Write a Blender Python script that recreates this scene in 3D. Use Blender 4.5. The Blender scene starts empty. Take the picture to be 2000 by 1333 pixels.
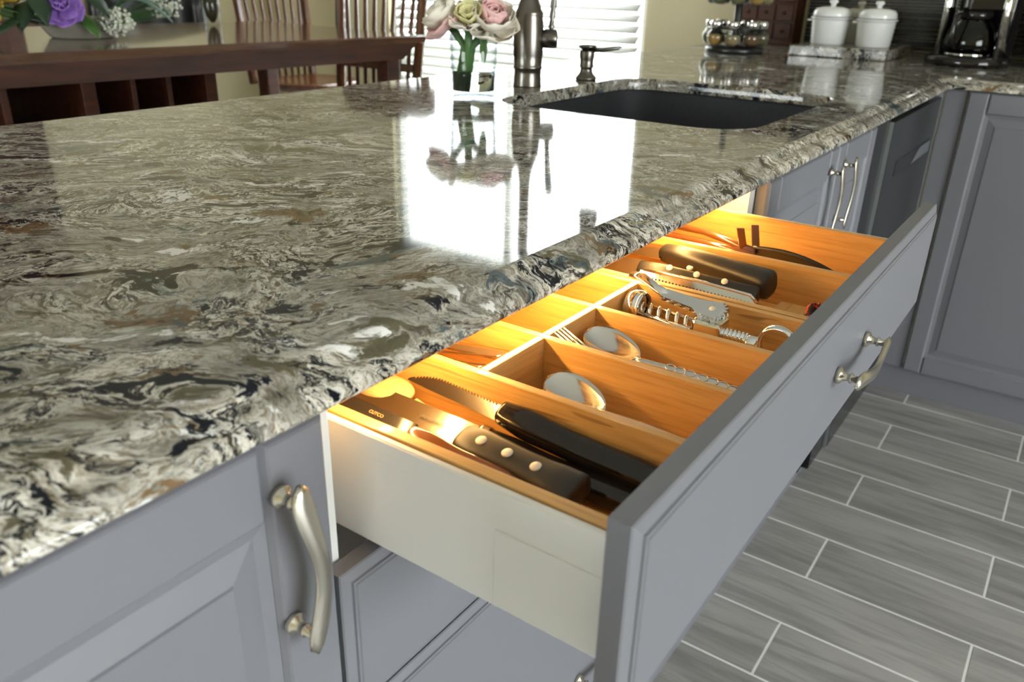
import bpy, bmesh, math, random
from mathutils import Vector, Matrix, geometry
random.seed(7)
PI = math.pi
K = .88          # photo units -> metres
ZF = 1.25        # floor lies 1.25 units under the lens
def W(p): return Vector((p[0]*K, p[1]*K, (p[2]+ZF)*K))
scene = bpy.context.scene
COL = scene.collection
# ------------------------------------------------------------------ camera
cam = bpy.data.cameras.new('camera'); camo = bpy.data.objects.new('camera', cam); COL.objects.link(camo)
yaw, pit, rol = math.radians(34.5776), math.radians(24.1142), math.radians(1.4877)
fw = Vector((math.cos(pit)*math.cos(yaw), math.cos(pit)*math.sin(yaw), -math.sin(pit)))
rt = Vector((math.sin(yaw), -math.cos(yaw), 0)); up = rt.cross(fw)
r2 = rt*math.cos(rol)+up*math.sin(rol); u2 = -rt*math.sin(rol)+up*math.cos(rol)
camo.matrix_world = Matrix(((r2.x, u2.x, -fw.x, 0), (r2.y, u2.y, -fw.y, 0), (r2.z, u2.z, -fw.z, ZF*K), (0, 0, 0, 1)))
cam.sensor_width = 36; cam.lens = 1582.4/2000*36
cam.clip_start = .02; cam.clip_end = 100
cam.dof.use_dof = True; cam.dof.focus_distance = .78; cam.dof.aperture_fstop = 9
scene.camera = camo
# ------------------------------------------------------------------ world, exposure
world = bpy.data.worlds.new('sky'); scene.world = world; world.use_nodes = True
bg = world.node_tree.nodes['Background']; bg.inputs[0].default_value = (.97, .985, 1, 1); bg.inputs[1].default_value = 16.0
vs = scene.view_settings
vs.view_transform = 'Standard'; vs.look = 'None'; vs.gamma = 1; vs.use_curve_mapping = False; vs.exposure = 0.0
try:
    scene.cycles.use_denoising = True
    scene.cycles.max_bounces = 10; scene.cycles.sample_clamp_indirect = 12
    scene.cycles.caustics_refractive = False
except Exception: pass
XL_ = -2.6
def portal(name, loc, rot, sx, sy):
    l = bpy.data.lights.new(name, 'AREA'); l.shape = 'RECTANGLE'; l.size = sx*K; l.size_y = sy*K
    o = bpy.data.objects.new(name, l); COL.objects.link(o); o.location = W(loc); o.rotation_euler = rot
    l.cycles.is_portal = True
    return o
portal('window_daylight', (3.90, 2.74, .22), (0, PI/2, 0), 1.8, 1.7)          # daylight through the blinds
portal('added_window_daylight', (XL_-.08, 2.2, .25), (0, -PI/2, 0), 1.1, 1.5)           # daylight through an unseen left window, added to brighten the dining side
portal('unseen_patio_daylight', (.25, -3.28, -.165), (PI/2, 0, 0), 2.6, 2.17)             # daylight through the unseen patio door, sized to light the cabinet fronts
# ------------------------------------------------------------------ mesh helpers
class MB:
    def __init__(s): s.v = []; s.f = []; s.s = []
    def add(s, vs, fs, smooth=False):
        n = len(s.v); s.v += [Vector(p) for p in vs]
        for f in fs: s.f.append([i+n for i in f]); s.s.append(smooth)
        return s
    def bm(s, b, smooth=False, mat=None):
        b.verts.index_update()
        s.add([(mat @ v.co) if mat else v.co.copy() for v in b.verts], [[v.index for v in f.verts] for f in b.faces], smooth); b.free(); return s
    def box(s, x0, x1, y0, y1, z0, z1, r=0, seg=2, smooth=False):
        b = bmesh.new(); bmesh.ops.create_cube(b, size=1)
        for v in b.verts: v.co = Vector(((x0+x1)/2+v.co.x*(x1-x0), (y0+y1)/2+v.co.y*(y1-y0), (z0+z1)/2+v.co.z*(z1-z0)))
        if r: bmesh.ops.bevel(b, geom=b.edges[:], offset=r, segments=seg, affect='EDGES', profile=.5)
        return s.bm(b, smooth)
    def obox(s, o, ax, ay, az, lx, ly, lz, r=0):
        """oriented box: centre o, unit axes, full sizes"""
        b = bmesh.new(); bmesh.ops.create_cube(b, size=1)
        for v in b.verts: v.co = Vector((v.co.x*lx, v.co.y*ly, v.co.z*lz))
        if r: bmesh.ops.bevel(b, geom=b.edges[:], offset=r, segments=2, affect='EDGES', profile=.5)
        o = Vector(o); ax, ay, az = Vector(ax), Vector(ay), Vector(az)
        for v in b.verts: v.co = o+ax*v.co.x+ay*v.co.y+az*v.co.z
        return s.bm(b)
    def tube(s, pts, rad, n=12, cap=True, smooth=True, flat=None, up=None):
        """sweep; rad a number or list; flat = (w,h) factors of the section in the frame's two axes"""
        pts = [Vector(p) for p in pts]; m = len(pts)
        rad = rad if isinstance(rad, (list, tuple)) else [rad]*m
        vs = []; fs = []; prev = None
        for i, p in enumerate(pts):
            t = (pts[min(i+1, m-1)]-pts[max(i-1, 0)]).normalized()
            if prev is None:
                a = Vector(up) if up else (Vector((0, 0, 1)) if abs(t.z) < .9 else Vector((1, 0, 0)))
            else: a = prev
            if up: a = Vector(up)
            a = (a-t*a.dot(t)).normalized(); prev = a; b = t.cross(a)
            fx, fy = flat if flat else (1, 1)
            rr = rad[i]; ra, rb = (rr if isinstance(rr, (list, tuple)) else (rr, rr))
            for j in range(n):
                q = 2*PI*j/n; vs.append(p+a*(math.sin(q)*ra*fy)+b*(math.cos(q)*rb*fx))
        for i in range(m-1):
            for j in range(n): fs.append([i*n+j, i*n+(j+1) % n, (i+1)*n+(j+1) % n, (i+1)*n+j])
        if cap: fs.append(list(range(n))[::-1]); fs.append([(m-1)*n+j for j in range(n)])
        return s.add(vs, fs, smooth)
    def lathe(s, prof, c=(0, 0, 0), ax=(0, 0, 1), n=24, smooth=True, cap=False):
        ax = Vector(ax).normalized(); a = ax.orthogonal().normalized(); b = ax.cross(a); c = Vector(c)
        vs = []; fs = []
        for r, z in prof:
            for j in range(n): q = 2*PI*j/n; vs.append(c+ax*z+(a*math.cos(q)+b*math.sin(q))*r)
        for i in range(len(prof)-1):
            for j in range(n): fs.append([i*n+j, i*n+(j+1) % n, (i+1)*n+(j+1) % n, (i+1)*n+j])
        if cap: fs.append([j for j in range(n)][::-1]); fs.append([(len(prof)-1)*n+j for j in range(n)])
        return s.add(vs, fs, smooth)
    def grid(s, fn, nu, nv, smooth=True):
        vs = [fn(i/nu, j/nv) for i in range(nu+1) for j in range(nv+1)]
        fs = [[i*(nv+1)+j, (i+1)*(nv+1)+j, (i+1)*(nv+1)+j+1, i*(nv+1)+j+1] for i in range(nu) for j in range(nv)]
        return s.add(vs, fs, smooth)
    def shell(s, fn, nu, nv, th, smooth=True):
        """grid given a thickness along its normal"""
        P = [[Vector(fn(i/nu, j/nv)) for j in range(nv+1)] for i in range(nu+1)]
        vs = []; N = (nu+1)*(nv+1)
        for sgn in (1, -1):
            for i in range(nu+1):
                for j in range(nv+1):
                    a = P[min(i+1, nu)][j]-P[max(i-1, 0)][j]; b = P[i][min(j+1, nv)]-P[i][max(j-1, 0)]
                    nn = a.cross(b)
                    nn = nn.normalized() if nn.length > 1e-12 else Vector((0, 0, 1))
                    vs.append(P[i][j]+nn*(sgn*th/2))
        I = lambda i, j: i*(nv+1)+j
        fs = []
        for i in range(nu):
            for j in range(nv):
                fs.append([I(i, j), I(i+1, j), I(i+1, j+1), I(i, j+1)]); fs.append([N+I(i, j+1), N+I(i+1, j+1), N+I(i+1, j), N+I(i, j)])
        for i in range(nu):
            fs.append([I(i, 0), N+I(i, 0), N+I(i+1, 0), I(i+1, 0)]); fs.append([I(i, nv), I(i+1, nv), N+I(i+1, nv), N+I(i, nv)])
        for j in range(nv):
            fs.append([I(0, j), I(0, j+1), N+I(0, j+1), N+I(0, j)]); fs.append([I(nu, j), N+I(nu, j), N+I(nu, j+1), I(nu, j+1)])
        return s.add(vs, fs, smooth)
    def prism(s, pts, o, ax, ay, az, h0, h1, smooth=False):
        """flat outline pts (2D) in axes ax, ay, extruded along az from h0 to h1"""
        o, ax, ay, az = Vector(o), Vector(ax), Vector(ay), Vector(az); n = len(pts)
        vs = [o+ax*a+ay*b+az*h0 for a, b in pts]+[o+ax*a+ay*b+az*h1 for a, b in pts]
        tris = geometry.tessellate_polygon([[Vector((a, b, 0)) for a, b in pts]])
        fs = [list(t)[::-1] for t in tris]+[[i+n for i in t] for t in tris]
        for i in range(n): j = (i+1) % n; fs.append([i, j, n+j, n+i])
        return s.add(vs, fs, smooth)
    def rings(s, a0, a1, b0, b1, prof, o, ax, ay, az, close=True):
        """nested rectangles: prof = [(inset, height), ...]; for panels with moulded edges"""
        o, ax, ay, az = Vector(o), Vector(ax), Vector(ay), Vector(az); vs = []; fs = []
        for ins, h in prof:
            for a, b in ((a0+ins, b0+ins), (a1-ins, b0+ins), (a1-ins, b1-ins), (a0+ins, b1-ins)): vs.append(o+ax*a+ay*b+az*h)
        for i in range(len(prof)-1):
            for j in range(4): k = (j+1) % 4; fs.append([i*4+j, i*4+k, i*4+4+k, i*4+4+j])
        m = (len(prof)-1)*4; fs.append([m, m+1, m+2, m+3])
        if close: fs.append([3, 2, 1, 0])
        return s.add(vs, fs)
    def build(s, name, mat, parent=None, base=None, raw=False):
        me = bpy.data.meshes.new(name)
        root = parent
        b = Vector(BASE[parent.name]) if parent else (W(base) if base is not None else None)
        pts = [W(p) for p in s.v]
        if b is None:
            b = Vector((sum(p.x for p in pts)/len(pts), sum(p.y for p in pts)/len(pts), min(p.z for p in pts)))
        me.from_pydata([p-b for p in pts], [], s.f); me.update()
        me.polygons.foreach_set('use_smooth', s.s)
        bb = bmesh.new(); bb.from_mesh(me); bmesh.ops.recalc_face_normals(bb, faces=bb.faces[:]); bb.to_mesh(me); bb.free()
        o = bpy.data.objects.new(name, me); COL.objects.link(o)
        if mat: me.materials.append(M[mat])
        if parent: o.parent = parent
        else: o.location = b
        BASE[o.name] = b
        return o
BASE = {}
def thing(name, label, cat, base, group=None, kind=None):
    o = bpy.data.objects.new(name, None); COL.objects.link(o); o.empty_display_size = .05
    o.location = W(base); BASE[o.name] = W(base)
    return tag(o, label, cat, group, kind)
def tag(o, label=None, cat=None, group=None, kind=None):
    if label: o['label'] = label
    if cat: o['category'] = cat
    if group: o['group'] = group
    if kind: o['kind'] = kind
    return o
def struct(o): o['kind'] = 'structure'; return o
def copy_tree(o, parent=None):
    c = o.copy(); COL.objects.link(c); BASE[c.name] = BASE[o.name]
    if parent: c.parent = parent
    for ch in list(o.children): copy_tree(ch, c)
    return c
X, Y, Z = Vector((1, 0, 0)), Vector((0, 1, 0)), Vector((0, 0, 1))
# ------------------------------------------------------------------ materials
M = {}
def mat(name, col=(.5, .5, .5), rough=.5, metal=0, spec=.5, coat=0, trans=0, ior=1.5, emit=None, estr=0, aniso=0, sss=0):
    m = bpy.data.materials.new(name); m.use_nodes = True; b = m.node_tree.nodes['Principled BSDF']
    i = b.inputs; i['Base Color'].default_value = (*col, 1); i['Roughness'].default_value = rough; i['Metallic'].default_value = metal
    i['Specular IOR Level'].default_value = spec; i['Coat Weight'].default_value = coat; i['Coat Roughness'].default_value = .05
    i['Transmission Weight'].default_value = trans; i['IOR'].default_value = ior
    if emit: i['Emission Color'].default_value = (*emit, 1); i['Emission Strength'].default_value = estr
    M[name] = m; return m
class NT:
    def __init__(s, name): s.m = M[name]; s.t = s.m.node_tree; s.b = s.t.nodes['Principled BSDF']
    def n(s, typ, **kw):
        nd = s.t.nodes.new(typ)
        for k, v in kw.items():
            if k.startswith('i_'): nd.inputs[k[2:].replace('_', ' ')].default_value = v
            else: setattr(nd, k, v)
        return nd
    def l(s, a, b): s.t.links.new(a, b)
    def coord(s, scale=(1, 1, 1), rot=(0, 0, 0)):
        tc = s.n('ShaderNodeTexCoord'); mp = s.n('ShaderNodeMapping'); mp.inputs['Scale'].default_value = scale; mp.inputs['Rotation'].default_value = rot
        s.l(tc.outputs['Object'], mp.inputs['Vector']); return mp.outputs[0]
    def noise(s, vec, scale, detail=4, rough=.55, dist=0, col=False):
        nd = s.n('ShaderNodeTexNoise'); nd.inputs['Scale'].default_value = scale; nd.inputs['Detail'].default_value = detail
        nd.inputs['Roughness'].default_value = rough; nd.inputs['Distortion'].default_value = dist; s.l(vec, nd.inputs['Vector'])
        return nd.outputs['Color' if col else 'Fac']
    def ramp(s, fac, stops, interp='LINEAR'):
        nd = s.n('ShaderNodeValToRGB'); cr = nd.color_ramp; cr.interpolation = interp
        while len(cr.elements) < len(stops): cr.elements.new(.5)
        for e, (p, c) in zip(cr.elements, stops): e.position = p; e.color = (*c, 1) if len(c) == 3 else c
        s.l(fac, nd.inputs[0]); return nd.outputs[0]
    def mix(s, fac, a, b, mode='MIX'):
        nd = s.n('ShaderNodeMix', data_type='RGBA', blend_type=mode)
        for sock, v in ((nd.inputs[0], fac), (nd.inputs[6], a), (nd.inputs[7], b)):
            if isinstance(v, (int, float)): sock.default_value = v
            elif isinstance(v, tuple): sock.default_value = (*v, 1)
            else: s.l(v, sock)
        return nd.outputs[2]
    def math(s, op, a, b=0., c=0.):
        nd = s.n('ShaderNodeMath', operation=op)
        for sock, v in zip(nd.inputs, (a, b, c)):
            if isinstance(v, (int, float)): sock.default_value = v
            else: s.l(v, sock)
        return nd.outputs[0]
    def vmath(s, op, a, b):
        nd = s.n('ShaderNodeVectorMath', operation=op)
        for sock, v in zip(nd.inputs, (a, b)):
            if isinstance(v, tuple): sock.default_value = v
            else: s.l(v, sock)
        return nd.outputs[0]
    def color(s, sock): s.l(sock, s.b.inputs['Base Color'])
    def rough(s, sock): s.l(sock, s.b.inputs['Roughness'])
    def bump(s, h, strength=.2, dist=.002):
        nd = s.n('ShaderNodeBump'); nd.inputs['Strength'].default_value = strength; nd.inputs['Distance'].default_value = dist
        s.l(h, nd.inputs['Height']); s.l(nd.outputs[0], s.b.inputs['Normal'])
def scale_vec(t, v, k):
    return t.vmath('MULTIPLY', t.vmath('SUBTRACT', v, (.5, .5, .5)), (k, k, k))
# swirled quartz
mat('quartz', rough=.06, spec=.36)
t = NT('quartz'); co = t.coord((1, 1, 1), (0, 0, math.radians(52)))
w1 = t.vmath('ADD', co, scale_vec(t, t.noise(co, 6, 2, .5, col=True), .15))
w2 = t.vmath('ADD', w1, scale_vec(t, t.noise(w1, 24, 3, .6, col=True), .055))
w3 = t.vmath('ADD', w2, scale_vec(t, t.noise(w2, 80, 4, .65, col=True), .010))
st = t.vmath('MULTIPLY', w3, (.42, 1, 1))
cream, ivory, taupe, sand = (.60, .56, .46), (.78, .75, .67), (.25, .22, .16), (.44, .38, .28)
navy, teal, brown, olive = (.010, .012, .020), (.10, .135, .14), (.20, .125, .055), (.13, .115, .06)
base = t.noise(st, 50, 7, .72)
c = t.ramp(base, [(.33, (.03, .03, .03)), (.385, taupe), (.42, sand), (.45, cream), (.485, ivory), (.515, cream), (.54, (.22, .19, .13)), (.565, cream), (.61, ivory), (.68, sand)])
fine = t.noise(st, 170, 5, .72)
c = t.mix(t.math('MULTIPLY', t.ramp(fine, [(.37, (1, 1, 1)), (.47, (0, 0, 0))]), .78), c, (.09, .083, .065))
c = t.mix(t.math('MULTIPLY', t.ramp(fine, [(.56, (0, 0, 0)), (.66, (1, 1, 1))]), .6), c, (.80, .78, .71))
big = t.noise(w2, 12, 5, .6)
c = t.mix(t.math('MULTIPLY', t.ramp(big, [(.40, (1, 1, 1)), (.54, (0, 0, 0))]), .62), c, (.17, .155, .125))
st2 = t.vmath('MULTIPLY', w3, (.5, 1, 1))
pb = t.noise(st2, 24, 5, .62)
c = t.mix(t.ramp(pb, [(.60, (0, 0, 0)), (.63, (.9, .9, .9))]), c, brown)
c = t.mix(t.ramp(pb, [(.37, (.9, .9, .9)), (.40, (0, 0, 0))]), c, olive)
pt = t.noise(t.vmath('ADD', st2, (3.1, 1.7, 5.3)), 21, 6, .62)
c = t.mix(t.ramp(pt, [(.595, (0, 0, 0)), (.63, (.85, .85, .85))]), c, teal)
c = t.mix(t.ramp(pt, [(.375, (1, 1, 1)), (.40, (0, 0, 0))]), c, (.82, .80, .75))
dv = t.noise(t.vmath('ADD', st2, (7.7, 2.2, .4)), 25, 7, .68)
ridge = t.math('ABSOLUTE', t.math('SUBTRACT', dv, .5))
rm = t.math('MULTIPLY', t.ramp(ridge, [(.0, (1, 1, 1)), (.011, (1, 1, 1)), (.026, (0, 0, 0))]), t.ramp(t.noise(w2, 12, 3, .5), [(.44, (0, 0, 0)), (.50, (1, 1, 1))]))
c = t.mix(rm, c, navy)
c = t.mix(t.ramp(dv, [(.58, (0, 0, 0)), (.60, (1, 1, 1))]), c, navy)
gm = t.n('ShaderNodeGamma'); gm.inputs[1].default_value = 1.15; t.l(c, gm.inputs[0]); t.color(t.mix(1., gm.outputs[0], (.97, .98, 1.03), 'MULTIPLY'))
# others
mat('gray_paint', (.155, .156, .178), .42)
t = NT('gray_paint'); t.bump(t.noise(t.coord(), 900, 2), .05, .0005)
mat('cabinet_white', (.72, .72, .70), .4)
mat('drawer_white', (.86, .86, .86), .28)
mat('bamboo', rough=.36, coat=.25)
def bamboo(name, scale):
    if name not in M: mat(name, rough=.36, coat=.25)
    t = NT(name); co = t.coord(scale); n1 = t.noise(co, 1, 4, .6); n2 = t.noise(co, 3.1, 5, .6)
    c = t.ramp(n1, [(.3, (.52, .27, .075)), (.45, (.64, .36, .11)), (.6, (.72, .43, .15)), (.75, (.57, .31, .09))])
    c = t.mix(.35, c, t.ramp(n2, [(.35, (.42, .20, .055)), (.5, (.68, .39, .13)), (.65, (.75, .47, .18))]))
    dk = t.ramp(t.noise(t.coord((scale[0]*.5, scale[1]*.5, scale[2]*.5)), 2.2, 1, .5, 1.2), [(.70, (0, 0, 0)), (.74, (.6, .6, .6))])
    t.color(t.mix(dk, c, (.24, .10, .03)))
bamboo('bamboo', (110, 5, 110)); bamboo('bamboo_cross', (5, 110, 110))
mat('nickel', (.55, .52, .46), .27, 1)
mat('dark_steel', (.19, .175, .16), .28, 1)
mat('chrome', (.82, .82, .82), .06, 1)
mat('steel', (.72, .70, .67), .14, 1)
mat('knife_steel', (.36, .325, .285), .20, 1)
mat('black_plastic', (.018, .016, .015), .38)
t = NT('black_plastic'); t.bump(t.noise(t.coord(), 1500, 2), .25, .0004)
mat('black_gloss', (.012, .010, .010), .12)
mat('amber_handle', (.16, .055, .018), .16, coat=.5)
mat('rivet', (.86, .80, .68), .3)
mat('black_satin', (.012, .012, .013), .3)
mat('dishwasher_black', (.008, .008, .010), .14, spec=.3)
mat('dishwasher_panel', (.014, .015, .017), .2, spec=.3)
mat('pocket_steel', (.35, .38, .42), .3, .8)
mat('sink_gray', (.055, .058, .068), .6, spec=.3)
t = NT('sink_gray'); t.color(t.ramp(t.noise(t.coord(), 700, 2), [(.35, (.016, .017, .021)), (.65, (.042, .044, .052))]))
mat('wall_tan', (.70, .63, .42), .8)
t = NT('wall_tan'); t.bump(t.noise(t.coord(), 260, 3), .12, .001)
mat('ceiling_white', (.78, .77, .74), .9)
mat('trim_white', (.82, .82, .80), .5)
mat('slat_white', (.84, .84, .82), .5)
t = NT('slat_white'); tl_ = t.n('ShaderNodeBsdfTranslucent'); tl_.inputs[0].default_value = (.85, .85, .83, 1); mx_ = t.n('ShaderNodeMixShader'); mx_.inputs[0].default_value = .10
t.l(t.b.outputs[0], mx_.inputs[1]); t.l(tl_.outputs[0], mx_.inputs[2]); t.l(mx_.outputs[0], t.t.nodes['Material Output'].inputs[0])
def wood(name, a, b, scale, rough=.25, coat=.4):
    mat(name, rough=rough, coat=coat); t = NT(name); co = t.coord(scale)
    t.color(t.ramp(t.noise(co, 1, 5, .62, .4), [(.32, a), (.68, b)]))
wood('cherry', (.034, .009, .0045), (.09, .026, .011), (3, 40, 40), .42, .08)
wood('cherry_top', (.07, .030, .017), (.13, .060, .035), (3, 30, 30), .16, .6)
wood('chair_wood', (.06, .020, .009), (.15, .055, .022), (40, 40, 4))
wood('hutch_wood', (.040, .010, .004), (.10, .030, .010), (50, 5, 50), .5, 0)
wood('spoon_wood', (.46, .27, .12), (.60, .40, .20), (60, 8, 60), .6, 0)
mat('plank', rough=.42)
t = NT('plank'); oi = t.n('ShaderNodeObjectInfo')
rnd = t.vmath('MULTIPLY', t.n('ShaderNodeCombineXYZ').outputs[0], (1, 1, 1))
cmb = t.n('ShaderNodeCombineXYZ'); t.l(t.math('MULTIPLY', oi.outputs['Random'], 37.), cmb.inputs[0]); t.l(t.math('MULTIPLY', oi.outputs['Random'], 53.), cmb.inputs[1])
co = t.vmath('ADD', t.coord((38, 3.2, 1)), cmb.outputs[0])
c = t.ramp(t.noise(co, 1, 6, .65, .6), [(.28, (.10, .096, .092)), (.45, (.27, .262, .252)), (.58, (.42, .41, .395)), (.75, (.24, .232, .222))])
c = t.mix(.5, c, t.ramp(t.noise(t.vmath('ADD', t.coord((6, 1.2, 1)), cmb.outputs[0]), 1, 3, .6), [(.3, (.19, .185, .18)), (.7, (.44, .432, .42))]))
t.color(c)
mat('grout', (.82, .82, .81), .8)
mat('mosaic', rough=.4, spec=.3)
t = NT('mosaic'); co = t.coord((1, 5, 42)); t.color(t.ramp(t.noise(co, 1, 3, .7), [(.3, (.006, .006, .006)), (.5, (.016, .015, .014)), (.62, (.035, .033, .03)), (.75, (.01, .01, .01))]))
mat('mosaic_grout', (.02, .02, .02), .8)
mat('ceramic', (.80, .81, .80), .14, coat=.3)
mat('cream_ceramic', (.42, .40, .33), .3)
mat('black_metal', (.010, .010, .012), .3)
mat('led', (1, 1, 1), .5, emit=(1, .57, .18), estr=125)
mat('lawn', (.07, .12, .035), .9)
mat('patio', (.14, .14, .13), .9)
mat('hedge', (.05, .11, .025), .8)
mat('petal_pink', (.80, .50, .49), .6)
mat('petal_white', (.78, .72, .62), .6)
mat('petal_yellow', (.70, .66, .34), .6)
mat('petal_purple', (.36, .19, .62), .6)
mat('petal_violet', (.21, .085, .40), .6)
mat('petal_gold', (.55, .36, .05), .6)
mat('leaf', (.05, .13, .02), .45)
mat('leaf_dark', (.018, .045, .018), .5)
mat('leaf_sage', (.09, .16, .12), .55)
mat('stem', (.06, .17, .04), .45)
mat('stamen', (.35, .13, .03), .6)
mat('breath', (.72, .74, .64), .7)
mat('moss', (.035, .03, .008), .8)
mat('red_cloth', (.55, .02, .015), .6)
t = NT('red_cloth'); t.color(t.ramp(t.noise(t.coord(), 130, 2, .5, 2), [(.48, (.012, .006, .006)), (.53, (.60, .025, .015))]))
mat('oven_dark', (.016, .016, .017), .3)
mat('blade_print', (.10, .08, .06), .5)
for nm, cc in (('spice_olive', (.16, .13, .05)), ('spice_gold', (.42, .24, .05)), ('spice_brown', (.17, .085, .03)), ('spice_red', (.20, .05, .02)), ('spice_green', (.12, .12, .035)), ('spice_tan', (.33, .24, .12))):
    mat(nm, cc, .9); t = NT(nm); t.bump(t.noise(t.coord(), 600, 2), .5, .002)
def glass(name, col=(1, 1, 1), refr=True, ior=1.45, edge=None):
    m = bpy.data.materials.new(name); m.use_nodes = True; M[name] = m; nt = m.node_tree; nt.nodes.clear()
    o = nt.nodes.new('ShaderNodeOutputMaterial')
    if refr:
        g = nt.nodes.new('ShaderNodeBsdfGlass'); g.inputs['IOR'].default_value = ior; g.inputs['Roughness'].default_value = 0; g.inputs['Color'].default_value = (*col, 1)
        nt.links.new(g.outputs[0], o.inputs[0])
    else:
        tr = nt.nodes.new('ShaderNodeBsdfTransparent'); tr.inputs[0].default_value = (*col, 1); gl = nt.nodes.new('ShaderNodeBsdfGlossy'); gl.inputs['Roughness'].default_value = .02
        lw = nt.nodes.new('ShaderNodeLayerWeight'); pw = nt.nodes.new('ShaderNodeMath'); pw.operation = 'POWER'; pw.inputs[1].default_value = 4.5; nt.links.new(lw.outputs['Facing'], pw.inputs[0])
        fr = nt.nodes.new('ShaderNodeMath'); fr.operation = 'MULTIPLY_ADD'; fr.inputs[1].default_value = .8; fr.inputs[2].default_value = .04; nt.links.new(pw.outputs[0], fr.inputs[0]); mx = nt.nodes.new('ShaderNodeMixShader')
        if edge:                                          # longer path through the glass near the rim of the outline
            cm = nt.nodes.new('ShaderNodeMix'); cm.data_type = 'RGBA'; cm.inputs[6].default_value = (*col, 1); cm.inputs[7].default_value = (*edge, 1); p2 = nt.nodes.new('ShaderNodeMath'); p2.operation = 'POWER'; p2.inputs[1].default_value = 3
            nt.links.new(lw.outputs['Facing'], p2.inputs[0]); nt.links.new(p2.outputs[0], cm.inputs[0]); nt.links.new(cm.outputs[2], tr.inputs[0])
        nt.links.new(fr.outputs[0], mx.inputs[0]); nt.links.new(tr.outputs[0], mx.inputs[1]); nt.links.new(gl.outputs[0], mx.inputs[2]); nt.links.new(mx.outputs[0], o.inputs[0])
glass('vase_wall', (.97, .985, .99), False, edge=(.50, .55, .60)); glass('water', (.97, 1, .99), True, 1.33); glass('pane_glass', (.97, .99, .98), False); glass('jar_glass', (.93, .95, .96), False); glass('carafe_glass', (.45, .45, .45), False)
# ================================================================== SETTING
CT = -.233                         # counter top
XW = 3.84                          # right wall plane
YF, YB, XL, ZC = -3.2, 4.75, -2.6, 1.53
FL = -1.25
fl = struct(MB().box(XL, XW, YF, YB, FL-.06, FL+.0004).build('floor', 'grout'))
# floor planks laid along y, half-bonded
PX = [2.685-.177*i for i in range(-5, 30)]; PL = .69
mesh_cache = {}
for i, x1 in enumerate(PX):
    x0 = x1-.177
    if x1 < -.3 or x0 > 3.0: continue
    row = round((2.685-x1)/.177)
    off = .276 if row % 2 == 1 else -.07
    for k in range(-3, 2):
        y0 = off+k*PL
        if y0 > .6: continue
        key = 'p'
        if key not in mesh_cache:
            o = MB().rings(0, .177-.0045, 0, PL-.0045, [(0, 0), (0, .006), (.0012, .0072)], (x0+.00225, y0+.00225, FL-.006), X, Y, Z).build('floor_plank', 'plank', None, base=(x0, y0, FL-.006))
            mesh_cache[key] = o.data
        else:
            o = bpy.data.objects.new('floor_plank', mesh_cache[key]); COL.objects.link(o)
        wloc = W((x0, y0, FL-.006)); o.parent = fl; o.location = wloc-BASE['floor']; BASE[o.name] = wloc
struct(MB().box(XL-.1, XW+.1, YF-.1, YB+.1, ZC, ZC+.08).build('ceiling', 'ceiling_white'))
struct(MB().box(XL-.1, XW+.1, YB, YB+.1, FL, ZC).build('wall_back', 'wall_tan'))
LY0, LY1, LZ0, LZ1 = 1.45, 2.95, -.30, .80  # opening of the unseen left window, put in to brighten the tan walls
m = MB(); m.box(XL-.1, XL, YF, LY0, FL, ZC); m.box(XL-.1, XL, LY1, YB, FL, ZC); m.box(XL-.1, XL, LY0, LY1, FL, LZ0); m.box(XL-.1, XL, LY0, LY1, LZ1, ZC); struct(m.build('wall_left', 'wall_tan'))
m = MB()
for a, b in ((LY0, LY0+.05), (LY1-.05, LY1), (2.175, 2.225)): m.box(XL-.09, XL-.03, a, b, LZ0, LZ1, .004)
for a, b in ((LZ0, LZ0+.05), (LZ1-.05, LZ1)): m.box(XL-.09, XL-.03, LY0, LY1, a, b, .004)
w3o = struct(m.build('added_left_window', 'trim_white'))
for a, b in ((LY0+.05, 2.175), (2.225, LY1-.05)): MB().box(XL-.063, XL-.057, a, b, LZ0+.05, LZ1-.05).build('pane', 'pane_glass', w3o)
# right wall with the window opening
WY0, WY1, WZ0, WZ1 = 1.905, 3.60, -.72, 1.19
m = MB(); m.box(XW, XW+.12, YF, WY0, FL, ZC); m.box(XW, XW+.12, WY1, YB, FL, ZC); m.box(XW, XW+.12, WY0, WY1, FL, WZ0); m.box(XW, XW+.12, WY0, WY1, WZ1, ZC)
wr = struct(m.build('wall_right', 'wall_tan'))
# front wall with patio door opening (behind the photographer, put in for daylight on the fronts)
DX0, DX1, DZ1 = -1.05, 1.55, .92
m = MB(); m.box(XL-.1, DX0, YF-.12, YF, FL, ZC); m.box(DX1, XW+.12, YF-.12, YF, FL, ZC); m.box(DX0, DX1, YF-.12, YF, DZ1, ZC)
struct(m.build('wall_front', 'wall_tan'))
m = MB()
for a, b in ((DX0, DX0+.06), (DX1-.06, DX1), (.22, .28)): m.box(a, b, YF-.1, YF-.04, FL, DZ1, .004)
m.box(DX0, DX1, YF-.1, YF-.04, FL, FL+.05, .004); m.box(DX0, DX1, YF-.1, YF-.04, DZ1-.06, DZ1, .004)
w2o = struct(m.build('unseen_patio_door', 'trim_white'))
for a, b in ((DX0+.06, .22), (.28, DX1-.06)): MB().box(a, b, YF-.073, YF-.067, FL+.05, DZ1-.06).build('pane', 'pane_glass', w2o)
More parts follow.
